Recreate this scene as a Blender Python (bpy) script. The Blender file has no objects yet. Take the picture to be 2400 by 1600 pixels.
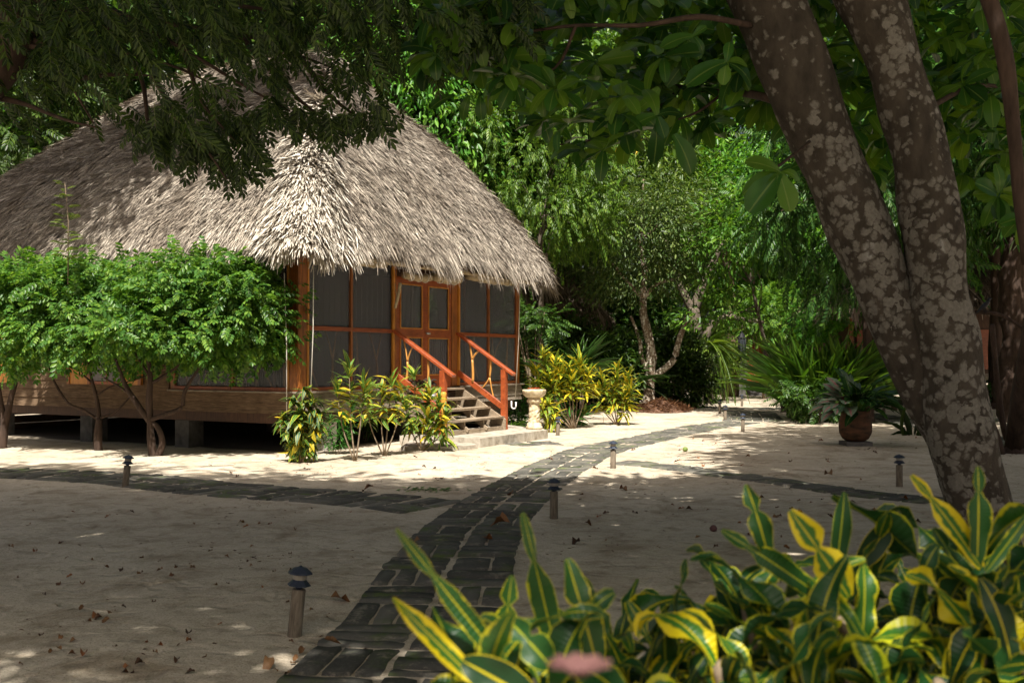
import bpy, math, random
import numpy as np
from mathutils import Vector, noise

# ------------------------------------------------------------------ camera, sky, sun, exposure
scene = bpy.context.scene
COL = scene.collection
random.seed(7)
RNG = np.random.default_rng(7)
R = math.radians
PITCH = math.atan(45 / 2400.0)
CAMH = 1.6
FPX = 2400.0

cd = bpy.data.cameras.new("camera")
cam = bpy.data.objects.new("camera", cd)
COL.objects.link(cam)
cam.location = (0, 0, CAMH)
cam.rotation_euler = (math.pi / 2 + PITCH, 0, 0)
cd.lens = 36; cd.sensor_width = 36; cd.clip_start = 0.05; cd.clip_end = 900
cd.dof.use_dof = True; cd.dof.focus_distance = 17.0; cd.dof.aperture_fstop = 5.6
scene.camera = cam

SUN_EL = R(58)
SUN_H = Vector((-0.02, -1.0)).normalized()       # horizontal direction towards the sun
sun_dir = Vector((SUN_H.x * math.cos(SUN_EL), SUN_H.y * math.cos(SUN_EL), math.sin(SUN_EL)))
ld = bpy.data.lights.new("sun", 'SUN'); ld.energy = 5.0; ld.angle = R(0.5); ld.color = (1.0, 0.955, 0.87)
sun = bpy.data.objects.new("sun", ld); COL.objects.link(sun)
sun.rotation_euler = sun_dir.to_track_quat('Z', 'Y').to_euler()
w = bpy.data.worlds.new("World"); scene.world = w; w.use_nodes = True
wn = w.node_tree; bg = wn.nodes['Background']
sky = wn.nodes.new('ShaderNodeTexSky'); sky.sky_type = 'NISHITA'; sky.sun_disc = False
sky.sun_elevation = SUN_EL; sky.sun_rotation = math.atan2(SUN_H.x, SUN_H.y); sky.dust_density = 9.0; sky.ozone_density = 0.0
wn.links.new(sky.outputs[0], bg.inputs[0]); bg.inputs[1].default_value = 0.058
scene.view_settings.view_transform = 'Standard'; scene.view_settings.look = 'None'
scene.view_settings.exposure = 0.95; scene.view_settings.gamma = 1.0
scene.render.resolution_x = 1024; scene.render.resolution_y = 682
scene.cycles.transparent_max_bounces = 12
scene.cycles.max_bounces = 6

# ------------------------------------------------------------------ pixel helpers (photo pixels 2400x1600)
FW = Vector((0, math.cos(PITCH), math.sin(PITCH))); UPV = Vector((0, -math.sin(PITCH), math.cos(PITCH)))
def ray(px, py):
    return FW + Vector((1, 0, 0)) * ((px - 1200) / FPX) + UPV * ((800 - py) / FPX)
def at(px, py, y):
    d = ray(px, py); return Vector((0, 0, CAMH)) + d * (y / d.y)
def gp(px, py, h=0.0):
    d = ray(px, py); return Vector((0, 0, CAMH)) + d * ((h - CAMH) / d.z)

# ------------------------------------------------------------------ object helpers
def tag(o, label=None, cat=None, group=None, kind=None):
    if label: o['label'] = label
    if cat: o['category'] = cat
    if group: o['group'] = group
    if kind: o['kind'] = kind
    return o
def thing(name, label, cat, loc=(0, 0, 0), rotz=0.0, group=None, scale=None):
    o = bpy.data.objects.new(name, None); COL.objects.link(o)
    o.location = loc; o.rotation_euler = (0, 0, rotz); o.empty_display_size = 0.2
    if scale is not None: o.scale = scale if hasattr(scale, '__len__') else (scale,) * 3
    return tag(o, label, cat, group)
def dup(root, loc, rot=(0, 0, 0), label=None, group=None, scale=None, name=None):
    r = root.copy(); COL.objects.link(r); r.location = loc; r.rotation_euler = rot
    if name: r.name = name
    if scale is not None: r.scale = scale if hasattr(scale, '__len__') else (scale,) * 3
    if label: r['label'] = label
    if group: r['group'] = group
    for ch in list(root.children):
        c = ch.copy(); COL.objects.link(c); c.parent = r
        for g in ch.children:
            e = g.copy(); COL.objects.link(e); e.parent = c
    return r

class MB:
    """collects hard-surface pieces, then links them as one mesh object"""
    def __init__(s): s.v = []; s.f = []; s.sm = []
    def add(s, vs, fs, smooth=False):
        n = len(s.v); s.v += [tuple(v) for v in vs]
        s.f += [tuple(i + n for i in f) for f in fs]; s.sm += [smooth] * len(fs)
    def box(s, a, b, jit=0.0):
        x0, y0, z0 = a; x1, y1, z1 = b
        vs = [(x0, y0, z0), (x1, y0, z0), (x1, y1, z0), (x0, y1, z0), (x0, y0, z1), (x1, y0, z1), (x1, y1, z1), (x0, y1, z1)]
        if jit: vs = [tuple(c + random.uniform(-jit, jit) for c in v) for v in vs]
        s.add(vs, [(0, 3, 2, 1), (4, 5, 6, 7), (0, 1, 5, 4), (1, 2, 6, 5), (2, 3, 7, 6), (3, 0, 4, 7)])
    def bar(s, p, q, wx, wz, up=(0, 0, 1)):
        """rectangular bar from p to q with small chamfered edges"""
        p = Vector(p); q = Vector(q); d = (q - p).normalized(); upv = Vector(up)
        if abs(d.dot(upv)) > 0.99: upv = Vector((1, 0, 0))
        x = d.cross(upv).normalized(); z = x.cross(d).normalized()
        c = min(wx, wz) * 0.08
        prof = [(-wx/2+c, -wz/2), (wx/2-c, -wz/2), (wx/2, -wz/2+c), (wx/2, wz/2-c), (wx/2-c, wz/2), (-wx/2+c, wz/2), (-wx/2, wz/2-c), (-wx/2, -wz/2+c)]
        vs = [p + x * a + z * b for a, b in prof] + [q + x * a + z * b for a, b in prof]
        fs = [(i, (i + 1) % 8, (i + 1) % 8 + 8, i + 8) for i in range(8)] + [tuple(range(7, -1, -1)), tuple(range(8, 16))]
        s.add(vs, fs)
    def tube(s, pts, rad, seg=8, wob=0.0, cap=True, smooth=True):
        pts = [Vector(p) for p in pts]; n = len(pts)
        if not hasattr(rad, '__len__'): rad = [rad] * n
        ref = Vector((0.31, 0.17, 0.93)); vs = []
        for i, p in enumerate(pts):
            d = (pts[min(i + 1, n - 1)] - pts[max(i - 1, 0)]).normalized()
            if abs(d.dot(ref)) > 0.97: ref = Vector((0.95, 0.1, 0.2))
            x = d.cross(ref).normalized(); y = d.cross(x); ref = ref if i else ref
            for k in range(seg):
                a = 2 * math.pi * k / seg
                off = 1 + (wob * noise.noise(Vector((p.x * 3 + math.cos(a) * 1.3, p.y * 3 + math.sin(a) * 1.3, p.z * 2.2))) if wob else 0)
                vs.append(p + (x * math.cos(a) + y * math.sin(a)) * rad[i] * off)
        fs = [(i * seg + k, i * seg + (k + 1) % seg, (i + 1) * seg + (k + 1) % seg, (i + 1) * seg + k) for i in range(n - 1) for k in range(seg)]
        if cap: fs += [tuple(range(seg - 1, -1, -1)), tuple(range((n - 1) * seg, n * seg))]
        s.add(vs, fs, smooth)
    def lathe(s, prof, seg=20, c=(0, 0, 0), smooth=True, fn=None):
        vs = []
        for (r, z) in prof:
            for k in range(seg):
                a = 2 * math.pi * k / seg; rr = r + (fn(a, z) if fn else 0)
                vs.append((c[0] + rr * math.cos(a), c[1] + rr * math.sin(a), c[2] + z))
        n = len(prof)
        fs = [(i * seg + k, i * seg + (k + 1) % seg, (i + 1) * seg + (k + 1) % seg, (i + 1) * seg + k) for i in range(n - 1) for k in range(seg)]
        fs += [tuple(range(seg - 1, -1, -1)), tuple(range((n - 1) * seg, n * seg))]
        s.add(vs, fs, smooth)
    def build(s, name, mat, parent=None):
        me = bpy.data.meshes.new(name); me.from_pydata(s.v, [], s.f); me.update()
        me.polygons.foreach_set('use_smooth', s.sm)
        me.materials.append(mat)
        o = bpy.data.objects.new(name, me); COL.objects.link(o)
        if parent: o.parent = parent
        return o

def curve(pts, k=4):
    """Catmull-Rom through points (any dimension)"""
    P = [np.array(p, float) for p in pts]; out = []
    P = [2 * P[0] - P[1]] + P + [2 * P[-1] - P[-2]]
    for i in range(1, len(P) - 2):
        for j in range(k):
            t = j / k
            out.append(0.5 * ((2 * P[i]) + (P[i+1] - P[i-1]) * t + (2*P[i-1] - 5*P[i] + 4*P[i+1] - P[i+2]) * t*t + (3*P[i] - P[i-1] - 3*P[i+1] + P[i+2]) * t**3))
    out.append(P[-2]); return out
def limb(mb, pts, r0, r1, seg=8, k=4, wob=0.25):
    """pts as xyz; tapered smooth limb"""
    c = curve(pts, k); n = len(c)
    mb.tube([Vector(p) for p in c], [r0 + (r1 - r0) * (i / (n - 1)) for i in range(n)], seg, wob)

# ---- numpy quad meshes (leaves, thatch)
class NM:
    def __init__(s): s.V = []; s.F = []; s.U = []; s.n = 0
    def raw(s, V, F, U):
        V = np.asarray(V, float); F = np.asarray(F, int)
        s.V.append(V); s.F.append(F + s.n); s.U.append(np.asarray(U, float)); s.n += len(V)
    def inst(s, T, P, D, N, S):
        V, F, U = T; P = np.asarray(P, float); n = len(P)
        if n == 0: return
        D = np.asarray(D, float); D = D / (np.linalg.norm(D, axis=1, keepdims=True) + 1e-9)
        X = np.cross(D, N); X /= (np.linalg.norm(X, axis=1, keepdims=True) + 1e-9)
        Z = np.cross(X, D)
        S = np.asarray(S, float)
        if S.ndim == 0: S = np.full((n, 3), float(S))
        if S.ndim == 1: S = np.repeat(S[:, None], 3, 1)
        W = (P[:, None, :] + V[None, :, 0:1] * S[:, None, 0:1] * X[:, None, :] + V[None, :, 1:2] * S[:, None, 1:2] * D[:, None, :]
             + V[None, :, 2:3] * S[:, None, 2:3] * Z[:, None, :])
        m = len(V)
        FF = (F[None] + (np.arange(n) * m)[:, None, None]).reshape(-1, 4) + s.n
        s.V.append(W.reshape(-1, 3)); s.F.append(FF); s.U.append(np.tile(U, (n, 1))); s.n += n * m
    def build(s, name, mat, parent=None, smooth=True):
        V = np.concatenate(s.V); F = np.concatenate(s.F); U = np.concatenate(s.U)
        me = bpy.data.meshes.new(name)
        me.vertices.add(len(V)); me.vertices.foreach_set('co', V.astype(np.float32).ravel())
        me.loops.add(F.size); me.loops.foreach_set('vertex_index', F.astype(np.int32).ravel())
        me.polygons.add(len(F)); me.polygons.foreach_set('loop_start', np.arange(0, F.size, 4, dtype=np.int32))
        me.polygons.foreach_set('use_smooth', np.full(len(F), smooth))
        uv = me.uv_layers.new(name='UVMap'); uv.data.foreach_set('uv', U[F.ravel()].astype(np.float32).ravel())
        me.update(calc_edges=True); me.validate()
        me.materials.append(mat)
        o = bpy.data.objects.new(name, me); COL.objects.link(o)
        if parent: o.parent = parent
        return o

def T_leaf(w=0.36, fold=0.08, droop=0.1):
    V = [(0, 0, 0), (w/2*.85, .3, fold), (w/2*.9, .65, fold-droop*.5), (0, 1, -droop), (-w/2*.9, .65, fold-droop*.5), (-w/2*.85, .3, fold)]
    U = [(.5, 0), (1, .3), (1, .65), (.5, 1), (0, .65), (0, .3)]
    return (np.array(V, float), np.array([(0, 1, 2, 3), (0, 3, 4, 5)]), np.array(U, float))
def T_pinnate(pairs=6, ll=0.34, lw=0.12, droop=0.25, ang=60):
    L = T_leaf(lw / ll, .06, .15); nm = NM(); P = []; D = []; N = []
    for i in range(pairs):
        t = 0.18 + 0.76 * i / (pairs - 1)
        for sgn in (-1, 1):
            P.append((0, t, -droop * t * t)); a = R(ang - 18 * t)
            D.append((sgn * math.sin(a), math.cos(a), -0.25 - droop * t * .8)); N.append((0.15 * sgn, 0.1, 1))
    P.append((0, .98, -droop)); D.append((0, 1, -.6)); N.append((0, .3, 1))
    P = np.array(P); S = ll * (1 - 0.25 * np.abs(P[:, 1] - .5))
    nm.inst(L, P, np.array(D), np.array(N), S)
    r = 0.008
    V = []; F = []
    for k, t in enumerate((0, .5, 1)):
        V += [(-r, t, -droop*t*t), (r, t, -droop*t*t)]
    F = [(0, 1, 3, 2), (2, 3, 5, 4)]
    nm.raw(V, F, [(.5, .5)] * 6)
    return (np.concatenate(nm.V), np.concatenate(nm.F), np.concatenate(nm.U))
def T_grid(nx, ny, wf, arch=0.3, fold=0.1, twist=0.0, wave=0.0, wfreq=3.0, ph=0.0, seed=0):
    """leaf as nx x ny grid; wf(t) half width"""
    V = []; U = []
    for j in range(ny + 1):
        t = j / ny; a = arch * t; y = t * (1 - arch * arch * t * t / 6) ; z = -arch * t * t * .8
        tw = twist * t; hw = wf(t)
        for i in range(nx + 1):
            s_ = -1 + 2 * i / nx
            x = s_ * hw; zz = abs(s_) * hw * fold * 2 + wave * hw * 2 * s_ * s_ * math.sin(wfreq * 6.28 * t + ph + (1.6 if s_ > 0 else 0))
            V.append((x * math.cos(tw) - zz * math.sin(tw), y, z + x * math.sin(tw) + zz * math.cos(tw)))
            U.append(((s_ + 1) / 2, t))
    F = [(j*(nx+1)+i, j*(nx+1)+i+1, (j+1)*(nx+1)+i+1, (j+1)*(nx+1)+i) for j in range(ny) for i in range(nx)]
    return (np.array(V, float), np.array(F), np.array(U, float))
def rnd(n, k=3): return RNG.normal(size=(n, k))
def unit(v): return v / (np.linalg.norm(v, axis=1, keepdims=True) + 1e-9)

# ------------------------------------------------------------------ materials
def newmat(name):
    m = bpy.data.materials.new(name); m.use_nodes = True; nt = m.node_tree
    for n in list(nt.nodes): nt.nodes.remove(n)
    out = nt.nodes.new('ShaderNodeOutputMaterial'); return m, nt, out
def N_(nt, t, **kw):
    n = nt.nodes.new('ShaderNode' + t)
    for k, v in kw.items(): setattr(n, k, v)
    return n
def ramp(nt, fac, stops, interp='LINEAR'):
    r = N_(nt, 'ValToRGB'); cr = r.color_ramp; cr.interpolation = interp
    cr.elements[0].position = stops[0][0]; cr.elements[0].color = (*stops[0][1], 1)
    cr.elements[1].position = stops[-1][0]; cr.elements[1].color = (*stops[-1][1], 1)
    for p, c in stops[1:-1]:
        e = cr.elements.new(p); e.color = (*c, 1)
    if fac is not None: nt.links.new(fac, r.inputs[0])
    return r.outputs[0]
def mix(nt, fac, a, b, mode='MIX'):
    m = N_(nt, 'Mix', data_type='RGBA', blend_type=mode)
    for sock, v in ((m.inputs[0], fac), (m.inputs[6], a), (m.inputs[7], b)):
        if hasattr(v, 'node'): nt.links.new(v, sock)
        elif hasattr(v, '__len__'): sock.default_value = (*v, 1)
        else: sock.default_value = v
    return m.outputs[2]
def mth(nt, op, a, b=None, c=None):
    m = N_(nt, 'Math', operation=op)
    for i, v in enumerate((a, b, c)):
        if v is None: continue
        if hasattr(v, 'node'): nt.links.new(v, m.inputs[i])
        else: m.inputs[i].default_value = v
    return m.outputs[0]
def noisen(nt, scale, detail=4, rough=0.6, coord='Object', stretch=None, dist=0.0):
    tc = N_(nt, 'TexCoord'); n = N_(nt, 'TexNoise'); n.inputs['Scale'].default_value = scale
    n.inputs['Detail'].default_value = detail; n.inputs['Roughness'].default_value = rough; n.inputs['Distortion'].default_value = dist
    src = tc.outputs[coord]
    if stretch:
        mp = N_(nt, 'Mapping'); mp.inputs['Scale'].default_value = stretch; nt.links.new(src, mp.inputs[0]); src = mp.outputs[0]
    nt.links.new(src, n.inputs['Vector']); return n.outputs[0]
def principled(nt, out, col, rough=0.7, spec=0.3, bump=None, bstr=0.3, bdist=0.02, metal=0.0):
    p = N_(nt, 'BsdfPrincipled')
    if hasattr(col, 'node'): nt.links.new(col, p.inputs['Base Color'])
    else: p.inputs['Base Color'].default_value = (*col, 1)
    if hasattr(rough, 'node'): nt.links.new(rough, p.inputs['Roughness'])
    else: p.inputs['Roughness'].default_value = rough
    p.inputs['Specular IOR Level'].default_value = spec; p.inputs['Metallic'].default_value = metal
    if bump is not None:
        b = N_(nt, 'Bump'); b.inputs['Strength'].default_value = bstr; b.inputs['Distance'].default_value = bdist
        nt.links.new(bump, b.inputs['Height']); nt.links.new(b.outputs[0], p.inputs['Normal'])
    if out is not None: nt.links.new(p.outputs[0], out.inputs[0])
    return p
def leafmat(name, cols, trans=0.35, rough=0.38, tcol=(1.3, 1.35, 0.5), yellow=None, spec=0.28, objvar=True):
    """cols: list of colours picked per leaf"""
    m, nt, out = newmat(name)
    g = N_(nt, 'NewGeometry'); n = len(cols)
    c = ramp(nt, g.outputs['Random Per Island'], [(i / (n - 1), cc) for i, cc in enumerate(cols)])
    uv = N_(nt, 'UVMap'); sep = N_(nt, 'SeparateXYZ'); nt.links.new(uv.outputs[0], sep.inputs[0])
    mid = mth(nt, 'ABSOLUTE', mth(nt, 'SUBTRACT', sep.outputs[0], 0.5))
    rib = mth(nt, 'LESS_THAN', mid, 0.035)
    c = mix(nt, mth(nt, 'MULTIPLY', rib, 0.45), c, (0.22, 0.30, 0.08))
    if objvar:
        oi = N_(nt, 'ObjectInfo'); hs = N_(nt, 'HueSaturation')
        nt.links.new(mth(nt, 'MULTIPLY_ADD', oi.outputs['Random'], 0.04, 0.48), hs.inputs['Hue'])
        nt.links.new(mth(nt, 'MULTIPLY_ADD', oi.outputs['Random'], 0.5, 0.75), hs.inputs['Value'])
        nt.links.new(c, hs.inputs['Color']); c = hs.outputs[0]
    p = principled(nt, None, c, rough, spec)
    tr = N_(nt, 'BsdfTranslucent'); nt.links.new(mix(nt, 1.0, c, tcol, 'MULTIPLY'), tr.inputs[0])
    ms = N_(nt, 'MixShader'); ms.inputs[0].default_value = trans
    nt.links.new(p.outputs[0], ms.inputs[1]); nt.links.new(tr.outputs[0], ms.inputs[2]); nt.links.new(ms.outputs[0], out.inputs[0])
    return m
def crotonmat(name, green, yel, edge=0.36, amount=0.5, ycov=0.0, trans=0.22, nscale=3.0, rimw=0.455):
    """variegated leaf: yellow margin, midrib and blotches by leaf coordinate"""
    m, nt, out = newmat(name)
    g = N_(nt, 'NewGeometry'); rnd_ = g.outputs['Random Per Island']
    uv = N_(nt, 'UVMap'); sep = N_(nt, 'SeparateXYZ'); nt.links.new(uv.outputs[0], sep.inputs[0])
    mid = mth(nt, 'ABSOLUTE', mth(nt, 'SUBTRACT', sep.outputs[0], 0.5))
    wn_ = N_(nt, 'TexNoise', noise_dimensions='4D'); wn_.inputs['Scale'].default_value = nscale; wn_.inputs['Detail'].default_value = 3
    mp = N_(nt, 'Mapping'); mp.inputs['Scale'].default_value = (1.0, 4.0, 1); nt.links.new(uv.outputs[0], mp.inputs[0])
    nt.links.new(mp.outputs[0], wn_.inputs['Vector']); nt.links.new(mth(nt, 'MULTIPLY', rnd_, 40.0), wn_.inputs['W'])
    wob = mth(nt, 'MULTIPLY', mth(nt, 'SUBTRACT', wn_.outputs[0], 0.5), 0.45)
    e = mth(nt, 'ADD', mid, wob)
    thr = mth(nt, 'SUBTRACT', edge + 0.09, mth(nt, 'MULTIPLY', mth(nt, 'POWER', rnd_, 3.0), amount))
    mg = N_(nt, 'MapRange'); nt.links.new(e, mg.inputs[0]); nt.links.new(thr, mg.inputs[1])
    nt.links.new(mth(nt, 'ADD', thr, 0.06), mg.inputs[2])
    rim = mth(nt, 'GREATER_THAN', mid, rimw)
    rib = mth(nt, 'LESS_THAN', mid, 0.035)
    fac = mth(nt, 'MAXIMUM', mg.outputs[0], mth(nt, 'MAXIMUM', rim, mth(nt, 'MULTIPLY', rib, 0.75)))
    if ycov: fac = mth(nt, 'MAXIMUM', fac, mth(nt, 'MULTIPLY', mth(nt, 'LESS_THAN', rnd_, ycov), 0.85))
    gc = ramp(nt, rnd_, [(0, green[0]), (0.5, green[1]), (1, green[-1])])
    yc = ramp(nt, mth(nt, 'FRACT', mth(nt, 'MULTIPLY', rnd_, 7.3)), [(0, yel[0]), (1, yel[1])])
    c = mix(nt, fac, gc, yc)
    vein = N_(nt, 'TexWave', wave_type='BANDS', bands_direction='Y'); vein.inputs['Scale'].default_value = 9; vein.inputs['Distortion'].default_value = 1.0
    nt.links.new(uv.outputs[0], vein.inputs[0])
    p = principled(nt, None, c, 0.40, 0.32, vein.outputs[0], 0.25, 0.003)
    tr = N_(nt, 'BsdfTranslucent'); nt.links.new(c, tr.inputs[0])
    ms = N_(nt, 'MixShader'); ms.inputs[0].default_value = trans
    nt.links.new(p.outputs[0], ms.inputs[1]); nt.links.new(tr.outputs[0], ms.inputs[2]); nt.links.new(ms.outputs[0], out.inputs[0])
    return m
def simple(name, stops, scale=8, rough=0.75, stretch=None, bstr=0.3, bdist=0.01, spec=0.25, detail=6, dist=0.0, metal=0.0, coord='Object'):
    m, nt, out = newmat(name); n = noisen(nt, scale, detail, 0.62, coord, stretch, dist)
    c = ramp(nt, n, stops); principled(nt, out, c, rough, spec, n, bstr, bdist, metal); return m

M = {}
# sand
m, nt, out = newmat('sand')
n1 = noisen(nt, 0.45, 6, 0.6); n2 = noisen(nt, 90, 3, 0.75); n3 = noisen(nt, 6, 6, 0.65); n4 = noisen(nt, 22, 4, 0.7, stretch=(0.7, 1.6, 1))
c = ramp(nt, n1, [(0.3, (0.47, 0.395, 0.300)), (0.6, (0.62, 0.54, 0.425))])
c = mix(nt, 1.0, c, ramp(nt, n3, [(0.30, (0.72, 0.70, 0.67)), (0.5, (1, 1, 1))]), 'MULTIPLY')
c = mix(nt, 1.0, c, ramp(nt, n2, [(0.30, (0.25, 0.22, 0.19)), (0.43, (0.84, 0.83, 0.82)), (0.6, (1, 1, 1))]), 'MULTIPLY')
n5 = noisen(nt, 1.7, 7, 0.7, dist=.6)
c = mix(nt, 1.0, c, ramp(nt, n5, [(0.34, (0.66, 0.62, 0.57)), (0.50, (1, 1, 1))]), 'MULTIPLY')
n6 = ramp(nt, noisen(nt, 3.6, 1, 0.5, dist=.8), [(0.34, (0, 0, 0)), (0.46, (1, 1, 1))])
hgt = mth(nt, 'ADD', mth(nt, 'MULTIPLY', n6, 0.55), mth(nt, 'ADD', mth(nt, 'MULTIPLY', n3, 1.1), mth(nt, 'ADD', mth(nt, 'MULTIPLY', n4, 0.5), mth(nt, 'MULTIPLY', n2, 0.12))))
principled(nt, out, c, 0.95, 0.1, hgt, 0.75, 0.035); M['sand'] = m
# pavers
m, nt, out = newmat('paver_stone')
g = N_(nt, 'NewGeometry'); sx = N_(nt, 'SeparateXYZ')
n1 = noisen(nt, 2.2, 5, 0.6); n2 = noisen(nt, 45, 5, 0.75); n3 = noisen(nt, 9, 5, 0.7)
c = ramp(nt, g.outputs['Random Per Island'], [(0, (0.062, 0.060, 0.052)), (0.5, (0.105, 0.100, 0.086)), (1, (0.165, 0.155, 0.130))])
c = mix(nt, ramp(nt, n2, [(0.5, (0, 0, 0)), (0.75, (.6, .6, .6))]), c, (0.17, 0.16, 0.14))
n7 = noisen(nt, 5.5, 6, 0.75)
c = mix(nt, ramp(nt, n7, [(0.54, (0, 0, 0)), (0.66, (.62, .62, .62))]), c, (0.36, 0.31, 0.24))
mossf = mth(nt, 'MULTIPLY', ramp(nt, n1, [(0.50, (0, 0, 0)), (0.64, (1, 1, 1))]), ramp(nt, n3, [(0.42, (0, 0, 0)), (0.58, (1, 1, 1))]))
c = mix(nt, mth(nt, 'MULTIPLY', mossf, 0.8), c, (0.085, 0.125, 0.025))
principled(nt, out, c, 0.85, 0.25, mth(nt, 'ADD', n2, n3), 0.7, 0.02); M['paver'] = m
# thatch
m, nt, out = newmat('thatch_blades')
g = N_(nt, 'NewGeometry'); n1 = noisen(nt, 0.9, 5, 0.65); n2 = noisen(nt, 3.0, 4, 0.6)
c = ramp(nt, g.outputs['Random Per Island'], [(0, (0.10, 0.085, 0.07)), (0.25, (0.24, 0.205, 0.17)), (0.65, (0.43, 0.375, 0.31)), (1, (0.66, 0.59, 0.49))])
c = mix(nt, 1.0, c, ramp(nt, n1, [(0.35, (0.64, 0.61, 0.58)), (0.58, (1, 1, 1))]), 'MULTIPLY')
principled(nt, out, c, 0.8, 0.2); M['thatch'] = m
m, nt, out = newmat('thatch_pale'); g = N_(nt, 'NewGeometry')
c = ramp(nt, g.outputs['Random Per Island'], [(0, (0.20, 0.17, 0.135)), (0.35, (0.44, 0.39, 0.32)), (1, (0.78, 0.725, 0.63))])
principled(nt, out, c, 0.7, 0.25); M['thatch_pale'] = m
M['thatch_base'] = simple('thatch_base', [(0.3, (0.05, 0.04, 0.032)), (0.7, (0.14, 0.115, 0.09))], 14, 0.95, (1, 1, 1), 0.8, 0.04)
m, nt, out = newmat('thatch_old')
g = N_(nt, 'NewGeometry')
c = ramp(nt, g.outputs['Random Per Island'], [(0, (0.06, 0.045, 0.035)), (0.6, (0.20, 0.15, 0.115)), (1, (0.34, 0.27, 0.21))])
principled(nt, out, c, 0.85, 0.2); M['thatch_old'] = m
# wood
def woodmat(name, a, b, c_, rough=0.4, stretch=(6, 6, 0.5), scale=5, spec=0.45, bstr=0.2):
    m, nt, out = newmat(name); n = noisen(nt, scale, 6, 0.65, stretch=stretch, dist=1.2); n2 = noisen(nt, 3, 3)
    c = ramp(nt, n, [(0.28, a), (0.5, b), (0.75, c_)])
    c = mix(nt, 1.0, c, ramp(nt, n2, [(0.3, (0.7, 0.68, 0.66)), (0.6, (1, 1, 1))]), 'MULTIPLY')
    principled(nt, out, c, rough, spec, n, bstr, 0.004); return m
M['wood_v'] = woodmat('varnished_post', (0.08, 0.024, 0.007), (0.27, 0.085, 0.016), (0.46, 0.17, 0.033))
M['wood_h'] = woodmat('varnished_rail', (0.11, 0.026, 0.009), (0.28, 0.065, 0.018), (0.38, 0.11, 0.032), stretch=(0.6, 6, 6))
M['wood_y'] = woodmat('varnished_shutter', (0.22, 0.075, 0.012), (0.55, 0.22, 0.03), (0.66, 0.30, 0.05))
M['wood_red'] = woodmat('red_varnished_rail', (0.13, 0.026, 0.009), (0.34, 0.070, 0.020), (0.48, 0.13, 0.034), stretch=(3, 3, 3), scale=8)
M['branch'] = woodmat('peeled_branch', (0.30, 0.12, 0.03), (0.58, 0.27, 0.06), (0.66, 0.36, 0.10), stretch=(4, 4, 1))
M['weathered'] = woodmat('weathered_board', (0.07, 0.055, 0.042), (0.24, 0.20, 0.155), (0.42, 0.36, 0.29), 0.85, (0.5, 0.5, 9), 6, 0.15, 0.5)
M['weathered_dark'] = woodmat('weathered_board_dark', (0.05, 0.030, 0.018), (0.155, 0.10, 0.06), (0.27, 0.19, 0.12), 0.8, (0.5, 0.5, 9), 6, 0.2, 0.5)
M['tread'] = woodmat('weathered_tread', (0.12, 0.09, 0.06), (0.30, 0.235, 0.165), (0.46, 0.38, 0.28), 0.85, (0.6, 6, 6), 6, 0.15, 0.5)
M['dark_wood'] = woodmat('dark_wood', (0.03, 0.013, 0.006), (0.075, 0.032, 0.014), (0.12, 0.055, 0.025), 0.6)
M['concrete'] = simple('concrete', [(0.3, (0.20, 0.17, 0.13)), (0.5, (0.36, 0.32, 0.26)), (0.7, (0.48, 0.44, 0.37))], 7, 0.9, bstr=0.5, bdist=0.015)
M['pier'] = simple('pale_pier', [(0.3, (0.34, 0.31, 0.28)), (0.7, (0.62, 0.59, 0.55))], 3, 0.9, (1, 1, .6))
M['carved'] = simple('carved_stone', [(0.35, (0.34, 0.25, 0.13)), (0.55, (0.62, 0.52, 0.35)), (0.75, (0.74, 0.66, 0.50))], 9, 0.85, bstr=0.4)
M['canvas'] = simple('canvas', [(0.3, (0.26, 0.20, 0.12)), (0.7, (0.46, 0.38, 0.25))], 14, 0.9, bstr=0.3)
M['rope'] = simple('rope', [(0.3, (0.52, 0.48, 0.42)), (0.7, (0.72, 0.68, 0.60))], 60, 0.9)
M['white'] = simple('white_plastic', [(0.3, (0.62, 0.61, 0.58)), (0.7, (0.78, 0.77, 0.74))], 10, 0.5)
M['metal'] = simple('brushed_metal', [(0.3, (0.42, 0.42, 0.42)), (0.7, (0.62, 0.62, 0.62))], 30, 0.35, metal=0.9)
M['cap'] = simple('blue_black_cap', [(0.3, (0.016, 0.021, 0.034)), (0.7, (0.040, 0.050, 0.075))], 14, 0.45, bstr=0.1)
M['lens'] = simple('frosted_lens', [(0.3, (0.30, 0.27, 0.22)), (0.7, (0.42, 0.38, 0.31))], 12, 0.3, bstr=0.05)
M['post'] = woodmat('bollard_wood', (0.075, 0.058, 0.042), (0.19, 0.155, 0.115), (0.30, 0.25, 0.19), 0.85, (7, 7, 1), 6, 0.15, 0.4)
M['terracotta'] = simple('terracotta', [(0.35, (0.035, 0.026, 0.018)), (0.52, (0.11, 0.055, 0.03)), (0.72, (0.19, 0.085, 0.048))], 4, 0.8, (1, 1, 2.5))
M['bright_pot'] = simple('orange_terracotta', [(0.3, (0.22, 0.075, 0.03)), (0.7, (0.42, 0.17, 0.07))], 6, 0.8)
M['slab'] = simple('grey_slab', [(0.3, (0.10, 0.09, 0.085)), (0.7, (0.17, 0.155, 0.145))], 12, 0.9)
M['mulch'] = simple('mulch', [(0.3, (0.07, 0.035, 0.022)), (0.5, (0.16, 0.085, 0.055)), (0.7, (0.28, 0.19, 0.14))], 30, 0.95, bstr=0.9, bdist=0.03)
M['block'] = simple('stone_block', [(0.3, (0.045, 0.042, 0.038)), (0.7, (0.13, 0.12, 0.11))], 5, 0.9)
M['curtain'] = simple('curtain', [(0.3, (0.16, 0.15, 0.17)), (0.7, (0.30, 0.28, 0.31))], 6, 0.8, (20, 20, 0.3))
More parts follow.
